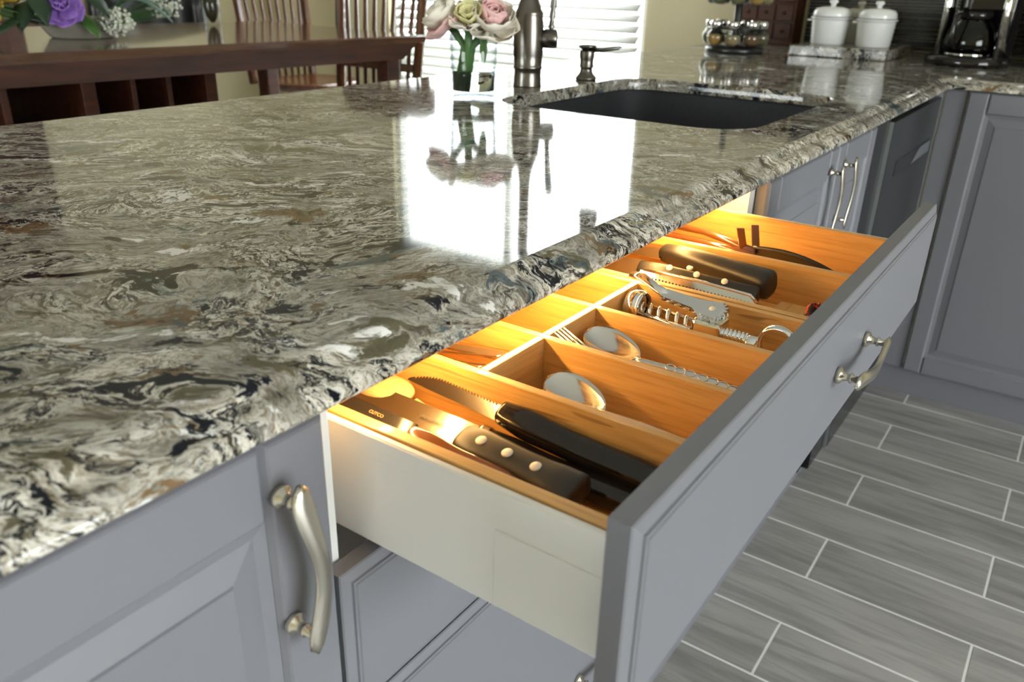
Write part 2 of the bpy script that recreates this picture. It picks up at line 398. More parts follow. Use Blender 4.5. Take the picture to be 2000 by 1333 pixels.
# window 1
m = MB()
m.box(XW+.03, XW+.10, WY0, WY0+.035, WZ0, WZ1, .003); m.box(XW+.03, XW+.10, WY1-.035, WY1, WZ0, WZ1, .003)
m.box(XW+.03, XW+.10, WY0, WY1, WZ0, WZ0+.04, .003); m.box(XW+.03, XW+.10, WY0, WY1, WZ1-.04, WZ1, .003); m.box(XW+.05, XW+.09, 2.73, 2.765, WZ0, WZ1, .003)
w1o = struct(m.build('window_1', 'trim_white'))
for a, b in ((WY0+.035, 2.73), (2.765, WY1-.035)): MB().box(XW+.066, XW+.072, a, b, WZ0+.04, WZ1-.04).build('pane', 'pane_glass', w1o)
MB().box(XW-.05, XW+.05, WY0-.05, WY1+.05, WZ0-.03, WZ0, .004).build('window_sill', 'trim_white', w1o)
# outside
struct(MB().box(XW+.12, 16, -8, 14, FL-.25, FL-.2).build('ground_outside', 'lawn'))
struct(MB().box(XW+.12, 6.3, .5, 6, FL-.2, FL-.14).build('patio_outside', 'patio'))
struct(MB().box(-8, 8, -9, YF-.13, FL-.2, FL-.1).build('terrace_outside', 'patio'))
struct(MB().box(-9, XL-.11, YF-.13, 9, FL-.2, FL-.1).build('side_yard_outside', 'lawn'))
# backsplash mosaic: long thin strips on the right wall (too small to tell apart at this distance)
m = MB(); rr = random.Random(3)
z = CT+.004
while z < .30:
    hgt = rr.choice((.012, .017, .024)); y = -1.2+rr.uniform(-.1, 0)
    while y < 1.125:
        ln = rr.choice((.09, .15, .22)); y2 = min(y+ln, 1.13)
        if y2-y > .01: m.box(XW-.014-rr.random()*.004, XW-.002, y, y2-.003, z, z+hgt-.003)
        y += ln
    z += hgt
o = m.build('mosaic_strips', 'mosaic', wr); o['kind'] = 'stuff'
# ================================================================== COUNTERTOP
prof = [(0, 0), (.0035, -.0005), (.007, -.0019), (.010, -.0039), (.0130, -.0066), (.0152, -.0083), (.0172, -.0092), (.0200, -.0099), (.0245, -.0112), (.0285, -.0134), (.0322, -.0163), (.0350, -.0198), (.036, -.0230), (.0355, -.0255), (.0338, -.0270), (.031, -.0274)]
CB = CT-.0274
AY, AX = .395, 2.743                 # arris lines of the two runs
path = []                            # (point on arris, outward dir)
R0 = .055
for x in [-.62+i*(AX-R0+.62)/40 for i in range(41)]: path.append((Vector((x, AY, CT)), Vector((0, -1, 0))))
for i in range(1, 9):
    q = PI/2*i/8                     # concave inside corner: centre lies outside the slab
    d = Vector((-math.sin(q), -math.cos(q), 0)); path.append((Vector((AX-R0, AY-R0, CT))-d*R0, d))
for y in [AY-R0-.06*i for i in range(1, 27)]: path.append((Vector((AX, y, CT)), Vector((-1, 0, 0))))
m = MB(); vs_ = []; n = len(prof)
for p, d in path:
    for dd, zz in prof: vs_.append(p+d*dd+Z*zz)
m.add(vs_, [[i*n+j, (i+1)*n+j, (i+1)*n+j+1, i*n+j+1] for i in range(len(path)-1) for j in range(n-1)], True)
YBK = 1.415
outer = [p.copy() for p, d in path]+[Vector((XW-.004, path[-1][0].y, CT)), Vector((XW-.004, YBK, CT)), Vector((-.62, YBK, CT))]
SX0, SX1, SY0, SY1, SR = 1.385, 2.045, .487, 1.045, .10
hole = []
for cx, cy, a0 in ((SX1-SR, SY1-SR, 0), (SX0+SR, SY1-SR, PI/2), (SX0+SR, SY0+SR, PI), (SX1-SR, SY0+SR, 1.5*PI)):
    for i in range(9): q = a0+PI/2*i/8; hole.append(Vector((cx+SR*math.cos(q), cy+SR*math.sin(q), CT)))
tr = geometry.tessellate_polygon([outer, hole]); m.add(outer+hole, [list(t_) for t_ in tr], False)
nh = len(hole); hc = Vector(((SX0+SX1)/2, (SY0+SY1)/2, 0))
def inset(p, d): 
    v = Vector((p.x-hc.x, p.y-hc.y, 0)); return p-v.normalized()*d
hv = []
for dd, zz in ((0, 0), (.0012, -.0006), (.002, -.002), (.002, -.0274)): hv += [inset(p, dd)+Z*zz for p in hole]
m.add(hv, [[k*nh+i, k*nh+(i+1) % nh, (k+1)*nh+(i+1) % nh, (k+1)*nh+i] for k in range(3) for i in range(nh)], True)
# underside and back edge
und = [p+d*.030-Z*.0274 for p, d in path]+[Vector((XW-.004, path[-1][0].y, CB)), Vector((XW-.004, YBK, CB)), Vector((-.62, YBK, CB))]
hb = [inset(p, .002)-Z*.0274 for p in hole]
tr = geometry.tessellate_polygon([und, hb]); m.add(und+hb, [list(t_)[::-1] for t_ in tr], False)
a = Vector((-.62, YBK, CT)); b = Vector((XW-.004, YBK, CT)); e = Vector((-.62, AY, CT))
m.add([a, b, b-Z*.0274, a-Z*.0274], [[0, 1, 2, 3]]); m.add([a, e, e-Z*.0274, a-Z*.0274], [[0, 1, 2, 3]])
ct = tag(m.build('countertop', 'quartz', base=(0, 0, 0)), 'polished swirled quartz countertop in cream, taupe and navy with an ogee edge', 'countertop')
# ------------------------------------------------------------------ sink
sk = thing('kitchen_sink', 'dark gray composite undermount sink set into the quartz countertop', 'sink', (1.7, .77, -.48))
m = MB(); rows = []
for ex, zz in ((.03, CB-.0005), (.006, CB-.0005), (.006, CB-.006), (0, -.29), (-.004, -.43), (-.018, -.452), (-.05, -.462)):
    rows.append([inset(p, -ex)*1 for p in hole]); rows[-1] = [Vector((p.x, p.y, zz)) for p in rows[-1]]
vv = [p for r in rows for p in r]; m.add(vv, [[k*nh+i, k*nh+(i+1) % nh, (k+1)*nh+(i+1) % nh, (k+1)*nh+i] for k in range(len(rows)-1) for i in range(nh)], True)
m.add(rows[-1], [list(range(nh))]); m.build('basin', 'sink_gray', sk)
MB().lathe([(.0, .003), (.03, .002), (.045, .004), (.05, .0)], (1.7, .85, -.461)).build('drain', 'chrome', sk)
# ================================================================== CABINETS
YD = .372                            # door faces of the peninsula
CTOP, CBOT, CBR, DTOP = -.2632, -1.072, -1.147, -.2690
TH = .0205                           # front thickness
def handle_mesh(c, al, out, lat):
    """arched pull: c = centre on the face, al = long axis, out = outwards, lat = sideways"""
    c, al, out, lat = Vector(c), Vector(al), Vector(out), Vector(lat); m = MB(); half = .0535
    for s in (-1, 1):
        m.lathe([(0, 0), (.0078, 0), (.0084, .0012), (.0084, .0036), (.0076, .0048), (.0048, .0062), (.0036, .0095), (.0036, .0115), (.0052, .0128), (.0052, .0142), (.0036, .0152), (.0034, .020), (0, .0202)], c+al*(s*half), out, 18)
    def grip(u, v):
        tt = u*2-1; w = .0076-.0012*math.cos(tt*PI)
        w *= math.sqrt(max(0., 1-abs(tt)**9)); 
        q = (v*2-1); wave = .0055*math.cos((tt+.2)*PI*.9)+.005
        bow = .0205+.0035*math.cos(tt*PI/2)+.0012*math.sin(tt*PI)
        return c+al*(tt*.0695)+lat*(wave+q*w)+out*(bow+.0030*(1-q*q))
    m.shell(grip, 28, 8, .0026)
    return m
def slab_front(a0, a1, b0, b1, o, ax, ay, az, hb=TH):
    return MB().rings(a0, a1, b0, b1, [(0, 0), (0, hb-.0062), (.0012, hb-.005), (.0085, hb-.0028), (.0098, hb-.0030), (.0104, hb-.0012), (.0125, hb-.0012), (.0135, hb)], o, ax, ay, az)
def panel_door(a0, a1, b0, b1, o, ax, ay, az, st=.053):
    m = MB(); hb = TH
    def board(p0, p1, q0, q1):
        m.rings(p0, p1, q0, q1, [(0, 0), (0, hb-.0052), (.0010, hb-.0040), (.0030, hb-.0014), (.0048, hb)], o, ax, ay, az)
    board(a0, a0+st, b0, b1); board(a1-st, a1, b0, b1); board(a0+st, a1-st, b1-st-.007, b1); board(a0+st, a1-st, b0, b0+st+.007)
    m.rings(a0+st-.003, a1-st+.003, b0+st+.004, b1-st-.004, [(0, 0), (0, hb-.0052), (.010, hb-.0072), (.0125, hb-.0078), (.034, hb-.0035), (.0352, hb-.0018), (.037, hb-.0018)], o, ax, ay, az)
    return m
FO = (0, YD+TH, 0); FX, FZ, FN = X, Z, -Y      # a = x, b = z on the peninsula
def carcass(c, x0, x1, mat_='cabinet_white', top=False):
    pt_ = .0205; yb = 1.02; y0 = YD+TH+.002
    MB().box(x0, x0+pt_, y0, yb, CBOT, CTOP+.0015, .0006).build('side_panel', mat_, c); MB().box(x1-pt_, x1, y0, yb, CBOT, CTOP+.0015, .0006).build('side_panel', mat_, c)
    MB().box(x0+pt_, x1-pt_, y0, yb-.012, CBOT, CBOT+pt_).build('bottom_panel', mat_, c); MB().box(x0+pt_, x1-pt_, yb-.012, yb, CBOT, CTOP).build('back_panel', mat_, c)
# near cabinet with two panelled doors
c1 = thing('base_cabinet', 'gray two door cabinet under the near end of the counter with a vertical pull', 'cabinet', (-.10, .7, FL))
carcass(c1, -.52, .3222)
for a0, a1, hx in ((-.519, -.1012, -.141), (-.0985, .3208, .2768)):
    d = panel_door(a0, a1, CBOT, DTOP, FO, FX, FZ, FN).build('door', 'gray_paint', c1)
    handle_mesh((hx, YD, -.3645), Z, -Y, X).build('handle', 'nickel', d)
# drawer cabinet, top drawer pulled out
c2 = thing('drawer_cabinet', 'gray three drawer cabinet with the lit top drawer pulled open', 'cabinet', (.766, .7, FL))
DXa, DXb = .3262, 1.2085
carcass(c2, .3222, 1.2125)
MB().box(.343, 1.192, .42, .98, CTOP-.004, CTOP+.0015).build('top_panel', 'cabinet_white', c2)
lb = MB().box(.36, 1.175, .4045, .4135, CTOP-.012, CTOP-.004, .001).build('light_bar', 'trim_white', c2)
MB().box(.362, 1.173, .4055, .4125, CTOP-.0145, CTOP-.0118).build('diffuser', 'led', lb)
YO = .139                            # face of the open drawer
d1 = MB()
SZ0, SZ1 = -.4085, -.309
d1.box(.3655, .3713, YO+TH, .63, SZ0, SZ1, .0015); d1.box(1.150, 1.163, YO+TH, .63, SZ0, SZ1, .0015); d1.box(.3713, 1.150, .618, .63, SZ0, SZ1, .001)
d1.box(.3713, 1.150, YO+TH, .618, SZ0+.006, SZ0+.018)
d1.box(.3643, .366, YO+TH, .262, SZ0+.002, SZ1-.032, .0006); d1.box(.3647, .366, YO+TH, .60, SZ1-.019, SZ1-.001, .0005)
d1o = d1.build('drawer_box', 'drawer_white', c2)
slab_front(DXa, DXb, -.4125, CTOP, (0, YO+TH, 0), X, Z, -Y).build('drawer_front', 'gray_paint', d1o)
handle_mesh((.800, YO, -.3365), -X, -Y, -Z).build('handle', 'nickel', d1o)
for z0, z1, hz in ((-.5585, -.4155, -.487), (CBOT, -.5615, -.846)):
    d = slab_front(DXa, DXb, z0, z1, FO, FX, FZ, FN).build('drawer_front', 'gray_paint', c2)
    handle_mesh((.766, YD, hz), -X, -Y, -Z).build('handle', 'nickel', d)
    MB().box(.370, 1.163, YD+TH+.001, .95, z0+.02, z1-.045, .001).build('drawer_box', 'drawer_white', c2)
# sink cabinet
c3 = thing('sink_cabinet', 'gray two door sink cabinet with paired curved pulls beside the dishwasher', 'cabinet', (1.56, .7, FL))
m_ = .0205
for a, b, zt_ in ((1.2125, 1.233, CTOP), (1.8765, 1.897, -.475)): MB().box(a, b, YD+TH+.002, 1.02, CBOT, zt_).build('side_panel', 'cabinet_white', c3)
MB().box(1.233, 1.8765, YD+TH+.002, 1.02, CBOT, CBOT+m_).build('bottom_panel', 'cabinet_white', c3)
for a0, a1, hx in ((1.2145, 1.5985, 1.5545), (1.6015, 1.8955, 1.648)):
    d = panel_door(a0, a1, CBOT, DTOP, FO, FX, FZ, FN).build('door', 'gray_paint', c3)
    handle_mesh((hx, YD, -.3645), Z, -Y, X).build('handle', 'nickel', d)
# dishwasher
dw = thing('dishwasher', 'glossy black dishwasher with a recessed pocket handle', 'dishwasher', (2.28, .7, FL))
MB().box(1.905, 2.66, YD+.028, .45, -1.16, CTOP, .002).box(1.905, 2.66, .45, 1.0, -1.16, -.475).build('body', 'dishwasher_black', dw)
pdo = MB().box(2.045, 2.655, YD-.004, YD+.026, -1.14, -.278, .004).build('door', 'dishwasher_panel', dw)
MB().box(1.905, 2.04, YD+.004, YD+.026, -1.14, CTOP, .003).build('side_trim', 'dishwasher_black', dw)
MB().box(2.0405, 2.0445, YD-.003, YD+.02, -1.14, -.278).build('edge_strip', 'pocket_steel', dw)
m = MB()
m.rings(2.16, 2.60, -.425, -.385, [(0, .0005), (.002, .0008), (.004, .0)], (0, YD-.004, 0), X, Z, -Y); m.build('handle_pocket', 'black_satin', pdo)
MB().add([Vector((2.36, YD-.0062, -.421)), Vector((2.596, YD-.0062, -.421)), Vector((2.596, YD-.0062, -.389)), Vector((2.45, YD-.0062, -.389)), Vector((2.36, YD-.0054, -.421)), Vector((2.596, YD-.0054, -.421)), Vector((2.596, YD-.0054, -.389)), Vector((2.45, YD-.0054, -.389))], [[0, 1, 2, 3], [7, 6, 5, 4], [0, 4, 5, 1], [1, 5, 6, 2], [2, 6, 7, 3], [3, 7, 4, 0]]).build('pocket_reflection', 'pocket_steel', pdo)  # blue-gray plate standing in for the reflection in the pocket
# corner fillers
tag(MB().box(2.664, 2.712, YD+.002, YD+.03, CBOT, CTOP, .002).build('corner_filler', 'gray_paint'), 'narrow gray filler strip right of the dishwasher', 'filler strip')
XD = 2.72
tag(MB().box(XD+.012, XD+.035, .315, YD+.0015, CBR, CTOP, .002).build('corner_filler', 'gray_paint'), 'shaded gray filler strip left of the far right cabinet door', 'filler strip')
# right run
c4 = thing('base_cabinet', 'gray panelled cabinet under the far right counter run', 'cabinet', (3.2, -.1, FL))
for a, b in ((.29, .3105), (-.735, -.7145)): MB().box(XD+TH+.002, 3.7, a, b, CBR, CTOP).build('side_panel', 'cabinet_white', c4)
MB().box(XD+TH+.002, 3.7, -.7145, .29, CBR, CBR+.02).build('bottom_panel', 'cabinet_white', c4)
for a0, a1 in ((-.3105, .206), (.2085, .725)):
    panel_door(a0, a1, CBR, CTOP, (XD+TH, 0, 0), -Y, Z, -X).build('door', 'gray_paint', c4)
# toe kicks
struct(MB().box(-.52, 2.78, YD+.055, YD+.075, FL, CBOT).build('trim_1', 'gray_paint')); struct(MB().box(2.765, 2.785, -.735, YD+.055, FL, CBR).build('trim_2', 'gray_paint'))
# ================================================================== DRAWER ORGANISERS
TT, TB, wl = -.3075, -.362, .0085
def wall_y(m_par, x, y0, y1, nm='divider', zt=TT): return MB().box(x-wl/2, x+wl/2, y0, y1, TB, zt, .0008).build(nm, 'bamboo', m_par)
def wall_x(m_par, y, x0, x1, nm='divider', zt=TT): return MB().box(x0, x1, y-wl/2, y+wl/2, TB, zt, .0008).build(nm, 'bamboo_cross', m_par)
YA0, YA1 = .1655, .60
ta = thing('cutlery_tray', 'bamboo cutlery tray with a cross divider on the left of the open drawer', 'tray', (.59, .38, -.39))
MB().box(.3722, .790, YA0, YA1, TB-.006, TB).build('base_panel', 'bamboo', ta)
MB().box(.3722, .3828, YA0, YA1, TB, TT, .0008).build('side_wall', 'bamboo', ta); wall_y(ta, .7865, YA0, YA1, 'side_wall'); wall_x(ta, YA0+.0043, .383, .782, 'end_wall'); wall_x(ta, YA1-.0043, .383, .782, 'end_wall')
wall_y(ta, .497, YA0+.0086, YA1-.0086); wall_y(ta, .5945, YA0+.0086, YA1-.0086); wall_y(ta, .692, YA0+.0086, YA1-.0086)
for a, b in ((.5013, .5902), (.5988, .6877), (.6963, .7822)): wall_x(ta, .374, a, b)
tb = thing('cutlery_tray', 'bamboo tray with two lanes on the right of the open drawer', 'tray', (.97, .38, -.39))
MB().box(.795, 1.147, YA0, YA1, TB-.006, TB).build('base_panel', 'bamboo', tb)
wall_y(tb, .7995, YA0, YA1, 'side_wall'); wall_y(tb, 1.1427, YA0, YA1, 'side_wall', TT+.002); wall_x(tb, YA0+.0043, .8038, 1.138, 'end_wall'); wall_x(tb, YA1-.0043, .8038, 1.138, 'end_wall'); wall_y(tb, .965, YA0+.0086, YA1-.0086)
# ================================================================== UTENSILS
def frame(a, b, uph=(0, 0, 1)):
    a, b = Vector(a), Vector(b); d = (b-a).normalized(); n_ = Vector(uph); n_ = (n_-d*n_.dot(d)).normalized(); s_ = d.cross(n_)
    return a, d, n_, s_, (b-a).length
def blade_mesh(h0, tip, wid, uph=(0, 0, 1), th=.0016, serr=0, side=1, belly=.15, curve=0):
    o, d, n_, s_, L = frame(h0, tip, uph); pts = []; N = 64 if serr else 40
    for i in range(N+1):
        q = i/N; pts.append((q*L, side*wid*.5*(1-max(0, (q-.55)/.45)**2*.25)+curve*math.sin(q*PI)))
    for i in range(N, -1, -1):
        q = i/N; w = -side*wid*.5*(1-max(0., (q-.6)/.4)**2.2*1.55)
        if q > .995: w = side*wid*.36
        if serr and .06 < q < .93: w += side*wid*.17*(i % 2)
        pts.append((q*L, w+curve*math.sin(q*PI)))
    return MB().prism(pts, o, d, s_, n_, -th/2, th/2)
def handle_sweep(p0, p1, ws, hs, uph=(0, 0, 1), bend=0, N=18, n=16):
    """knife grip: ws, hs = half widths and half heights along the grip"""
    o, d, n_, s_, L = frame(p0, p1, uph); vs = []; fs = []
    def lerp(a, q):
        x = q*(len(a)-1); i = min(int(x), len(a)-2); f = x-i; f = f*f*(3-2*f); return a[i]*(1-f)+a[i+1]*f
    qs = [0, .004, .02]+[i/N for i in range(1, N)]+[.975, .993, 1]
    for k, q in enumerate(qs):
        e = .72 if k in (0, len(qs)-1) else (.9 if k in (1, len(qs)-2) else (.975 if k in (2, len(qs)-3) else 1)); w, h_ = lerp(ws, q)*e, lerp(hs, q)*e
        c_ = o+d*(q*L)+s_*(bend*math.sin(q*PI))
        for j in range(n):
            a = 2*PI*j/n; ca, sa = math.cos(a), math.sin(a); p = 2/2.9
            vs.append(c_+s_*(w*math.copysign(abs(ca)**p, ca))+n_*(h_*math.copysign(abs(sa)**p, sa)))
    m_ = len(qs)
    for i in range(m_-1):
        for j in range(n): fs.append([i*n+j, i*n+(j+1) % n, (i+1)*n+(j+1) % n, (i+1)*n+j])
    fs.append(list(range(n))[::-1]); fs.append([(m_-1)*n+j for j in range(n)])
    return MB().add(vs, fs, True)
def rivets(par, p0, p1, qs, hgt, uph=(0, 0, 1), r=.0042, mt='rivet', off=0):
    o, d, n_, s_, L = frame(p0, p1, uph)
    for q in qs: MB().lathe([(0, .0009), (r*.8, .0008), (r, 0), (r, -.002)], o+d*(q*L)+n_*hgt+s_*off, n_, 18).build('rivet', mt, par)
def text_on(txt, o, d, s_, n_, size, par, mt):
    cu = bpy.data.curves.new('lettering', 'FONT'); cu.body = txt; cu.size = size; cu.extrude = .00008
    ob = bpy.data.objects.new('lettering', cu); dg = bpy.context.evaluated_depsgraph_get()
    COL.objects.link(ob); bpy.context.view_layer.update(); me = bpy.data.meshes.new_from_object(ob.evaluated_get(bpy.context.evaluated_depsgraph_get())); bpy.data.objects.remove(ob)
    b = BASE[par.name]; o = Vector(o)
    for v in me.vertices: q = W(o+d*v.co.x+s_*v.co.y+n_*v.co.z); v.co = q-b
    ob = bpy.data.objects.new('lettering', me); COL.objects.link(ob); me.materials.append(M[mt]); ob.parent = par; BASE[ob.name] = b
# chef knife, riveted grip, on top of the pile
k = thing('chef_knife', 'large chef knife with a matte black three rivet grip nearest the drawer side', 'knife', (.43, .3, -.36))
h0, h1 = (.4340, .3445, -.3335), (.4225, .2300, -.333); upk = Vector((-.30, -.1, 1))
handle_sweep(h0, h1, [.0135, .0150, .0142, .0136, .0142, .0160, .0172], [.0090, .0100, .0102, .0100, .0102, .0112, .0112], upk, -.001).build('grip', 'black_plastic', k)
o_, d_, n_, s_, L_ = frame(h0, h1, upk)
rivets(k, h0, h1, (.2, .43, .67), .0101, upk, .0046)
bl0 = Vector(h0)+d_*.004; tipk = Vector((.452, .585, -.344))
blade_mesh(bl0, tipk, .036, upk, .0018, side=1).build('blade', 'knife_steel', k)
text_on('FARBERWARE', Vector(h0)-d_*.052+n_*.00098-s_*.001, d_, -s_, n_, .0046, k, 'blade_print')
# steak knife along the drawer wall
k = thing('steak_knife', 'dark bladed knife with an amber brown grip along the drawer wall', 'knife', (.41, .35, -.36))
h0, h1 = (.4085, .376, -.3265), (.4125, .272, -.3405)
handle_sweep(h0, h1, [.006, .0085, .0075, .0085, .009, .007], [.0055, .007, .0065, .007, .0075, .006], (-.4, 0, 1), .0015).build('grip', 'amber_handle', k)
blade_mesh((.4085, .374, -.3265), (.4045, .485, -.3195), .016, (-.5, 0, 1), .0014, side=1).build('blade', 'black_gloss', k)
o_, d_, n_, s_, L_ = frame((.4085, .374, -.3265), (.4045, .485, -.3195), (-.5, 0, 1))
text_on('CUTCO', Vector((.4085, .374, -.3265))+d_*.046+n_*.00082+s_*.0005, -d_, s_, n_, .0042, k, 'spoon_wood')
# two serrated knives with glossy black grips
k = thing('serrated_knife', 'serrated knife with a glossy black grip leaning on the bamboo divider', 'knife', (.48, .3, -.36))
handle_sweep((.4765, .338, -.3255), (.479, .185, -.339), [.0105, .0125, .0115, .012, .0125, .0115], [.008, .0105, .0095, .0100, .0105, .009], (-.35, 0, 1), .002).build('grip', 'black_gloss', k)
blade_mesh((.4745, .335, -.3265), (.4865, .446, -.328), .0135, (-.95, 0, .6), .0014, 1, -1, curve=.001).build('blade', 'knife_steel', k)
k = thing('serrated_knife', 'serrated knife with a glossy black grip under its twin, metal collar showing', 'knife', (.46, .3, -.362))
handle_sweep((.4595, .340, -.3440), (.463, .195, -.352), [.010, .0115, .0105, .011, .0115, .0105], [.0075, .0085, .008, .0085, .009, .008], (-.2, 0, 1), .002).build('grip', 'black_gloss', k)
handle_sweep((.4590, .353, -.3430), (.4595, .338, -.3440), [.0085, .0105, .0108], [.0055, .0078, .0080], (-.2, 0, 1)).build('collar', 'knife_steel', k)
blade_mesh((.4590, .350, -.3430), (.470, .452, -.347), .0150, (-.7, 0, .8), .0014, 1, -1, curve=-.004).build('blade', 'knife_steel', k)
# wooden spoon
k = thing('wooden_spoon', 'pale wooden spoon half hidden under the counter edge', 'spoon', (.46, .47, -.36))
m = MB(); m.grid(lambda u, v: Vector((.466+.021*math.sin(u*PI)*math.cos(v*2*PI), .460+.033*math.cos(u*PI), -.337+.0085*math.sin(u*PI)*math.sin(v*2*PI))), 14, 20); m.build('bowl', 'spoon_wood', k)
MB().tube([(.467, .425, -.343), (.470, .40, -.352), (.474, .36, -.3565), (.476, .25, -.3565)], [.006, .005, .0048, .005], 10).build('handle', 'spoon_wood', k)
# spoons and forks
def spoon(label, tip, neck, end, bw=.0205, tilt=(0, 0, 1), deco=False):
    k = thing('spoon', label, 'spoon', (neck[0], neck[1], TB+.001)); tip, neck, end = Vector(tip), Vector(neck), Vector(end)
    o, d, n_, s_, L = frame(neck, tip, tilt)
    def bowl(u, v):
        q = u*2-1; hw = bw*math.sqrt(max(1e-5, 1-abs(q+.02)**2.15))*(1+.12*q); w = v*2-1
        return o+d*((q+1)/2*L)+s_*(w*hw)+n_*(-.009*(1-q*q)*(1-w*w)+.0045)
    MB().shell(bowl, 18, 12, .0012).build('bowl', 'steel', k)
    m = MB(); N = 14
    o2, d2, n2, s2, L2 = frame(neck, end, tilt)
    def hd(u, v):
        w = (v*2-1)*(.0035+.0045*max(0, u-.25)**.8)*(1 if u < .97 else .7); return o2+d2*(u*L2-.004)+s2*w+n2*(.006*math.sin(u*PI)*.6+.0045-.0012*(v*2-1)**2)
    m.shell(hd, N, 4, .0016)
    if deco:
        for q in (.28, .36, .44, .54, .62, .70, .78):
            c_ = o2+d2*(q*L2)+n2*(.006*math.sin(q*PI)*.6+.0052); m.tube([c_+s2*(.0042*math.cos(a))+d2*(.005*math.sin(a)) for a in [i*PI/8 for i in range(17)]], .0005, 5, False)
    m.build('handle', 'steel', k); return k
spoon('plain steel spoon alone in the compartment beside the knives', (.566, .3485, -.3345), (.5535, .284, -.345), (.551, .178, -.350), .0200, (-.35, -.1, 1))
spoon('steel spoon with an embossed handle lying beside the fork tines', (.6625, .3655, -.3255), (.6535, .302, -.337), (.655, .178, -.343), .0200, (-.3, -.1, 1), True)
spoon('steel spoon stacked under the plain spoon beside the knives', (.570, .350, -.343), (.553, .286, -.352), (.545, .182, -.3565), .0195, (-.1, 0, 1))
def fork(label, tips, base, end, lab_n=4, tilt=(0, 0, 1), grp=None):
    k = thing('fork', label, 'fork', (base[0], base[1], TB+.001), grp); tp, bs, en = Vector(tips), Vector(base), Vector(end)
    o, d, n_, s_, L = frame(bs, tp, tilt); m = MB()
    for i in range(4):
        w = (i-1.5)*.0052; m.tube([o+s_*w*.9-d*.012, o+s_*w+d*(L*.4)+n_*-.002, o+s_*w+d*L], [.0013, .0013, .0008], 6, flat=(1.1, .8))
    m.build('tines', 'steel', k)
    MB().shell(lambda u, v: o-d*(.006+.02*u)+s_*((v*2-1)*.0098*math.cos(u*1.1))+n_*(-.0015*math.sin(u*PI)), 8, 6, .0014).build('root', 'steel', k)
    o2, d2, n2, s2, L2 = frame(bs-d*.025, en, tilt)
    MB().shell(lambda u, v: o2+d2*(u*L2)+s2*((v*2-1)*(.0035+.004*u)), 12, 4, .0016).build('handle', 'steel', k); return k
fork('steel fork with tines resting on the bamboo cross divider', (.6125, .3675, -.3065), (.612, .332, -.321), (.622, .185, -.352))
for i in range(4):
    x = .522+.0145*i
    fork(['first', 'second', 'third', 'fourth'][i]+' of the forks stacked behind the cross divider, counted from the knives', (x+.012, .575, -.345), (x+.008, .54, -.350), (x, .395, -.330+.004*(i % 2)), tilt=(.5, 0, 1), grp='forks behind the cross divider')
spoon('steel spoon lying behind the cross divider with only its handle showing', (.578, .590, -.345), (.576, .53, -.352), (.578, .392, -.333), .019, (-.5, 0, 1))
# corkscrew
k = thing('corkscrew', 'chrome winged corkscrew with toothed arm and ring handle', 'corkscrew', (.76, .3, -.358))
pc = lambda y, dx=0, dz=0: Vector((.7555-(.36-y)*.14+dx, y, -.3245+dz))
MB().lathe([(.0165, 0), (.019, .001), (.019, .016), (.0165, .017), (.016, .001)], pc(.366), -Y, 28).lathe([(.0175, -.002), (.0195, .0), (.0175, .002)], pc(.349), -Y, 28).build('bell', 'chrome', k)
m = MB(); hel = []
for i in range(97): q = i/96; a = q*2*PI*6; hel.append(pc(.352-.066*q, .0075*math.cos(a), .0075*math.sin(a)))
m.tube(hel, [.0012]+[.0022]*96, 8); m.build('worm', 'chrome', k)
m = MB()
for dx in (-.013, .013): m.tube([pc(.35, dx), pc(.30, dx), pc(.285, dx*.8)], .0026, 8)
m.build('frame_arm', 'chrome', k)
MB().box(.728, .758, .252, .282, -.337, -.311, .003).lathe([(.0095, 0), (.0115, .002), (.0115, .026), (.009, .029)], pc(.285), -Y, 20, cap=True).build('body', 'chrome', k)
m = MB(); pr = [(.0062, 0)]
for i in range(9): pr += [(.0062, .0042*i+.001), (.0084, .0042*i+.002), (.0084, .0042*i+.003), (.0062, .0042*i+.0042)]
m.lathe(pr, pc(.264), -Y, 18).lathe([(.0075, 0), (.009, .002), (.009, .010), (.0065, .013)], pc(.226), -Y, 18, cap=True); m.build('rack', 'chrome', k)
m = MB(); m.tube([pc(.214-.019+.019*math.cos(a), .004, .020*math.sin(a)+.004) for a in [PI*2*i/32 for i in range(33)]], [(.0060, .0026)]*33, 10, False, up=(1, 0, 0)); m.build('ring_handle', 'chrome', k)
gc = Vector((.7445, .267, -.3035)); wt = Vector((.7625, .374, -.3005)); o_, d_, n_, s_, L_ = frame(gc, wt, (-.45, 0, 1))
out = []
for i in range(22):
    a = PI*.55+PI*1.15*i/21; r_ = .0165 if i % 2 else .0120; out.append((r_*math.cos(a), r_*math.sin(a)))
out += [(.02, -.0072), (L_*.55, -.0062), (L_*.55, .0062), (.02, .0072)]
wa = MB().prism(out, gc, d_, s_, n_, -.003, .003).build('wing_arm', 'chrome', k)
m = MB(); pts = [(L_*.5, 0, 0), (L_*.68, .004, .002), (L_*.86, .008, .006), (L_*1.0, .009, .004)]
m.tube([gc+d_*a+s_*b+n_*c_ for a, b, c_ in pts], [(.003, .006), (.003, .0052), (.0028, .006), (.0022, .0055)], 12, up=n_); m.build('wing_tip', 'chrome', k)
MB().lathe([(0, .0012), (.0035, .001), (.004, 0), (.004, -.001)], gc+n_*.003, n_, 16).build('pivot_pin', 'rivet', k)
MB().prism([(-.010, -.012), (.008, -.012), (.010, .004), (.004, .010), (-.006, .010), (-.010, .004)], gc-n_*.006, d_, s_, n_, -.003, .010).build('yoke', 'chrome', k)
wb = Vector((.722, .28, -.342)); MB().tube([wb, (.720, .33, -.345), (.722, .362, -.345)], [(.003, .006), (.003, .006), (.0022, .005)], 10, up=(0, 0, 1)).build('wing_arm', 'chrome', k)
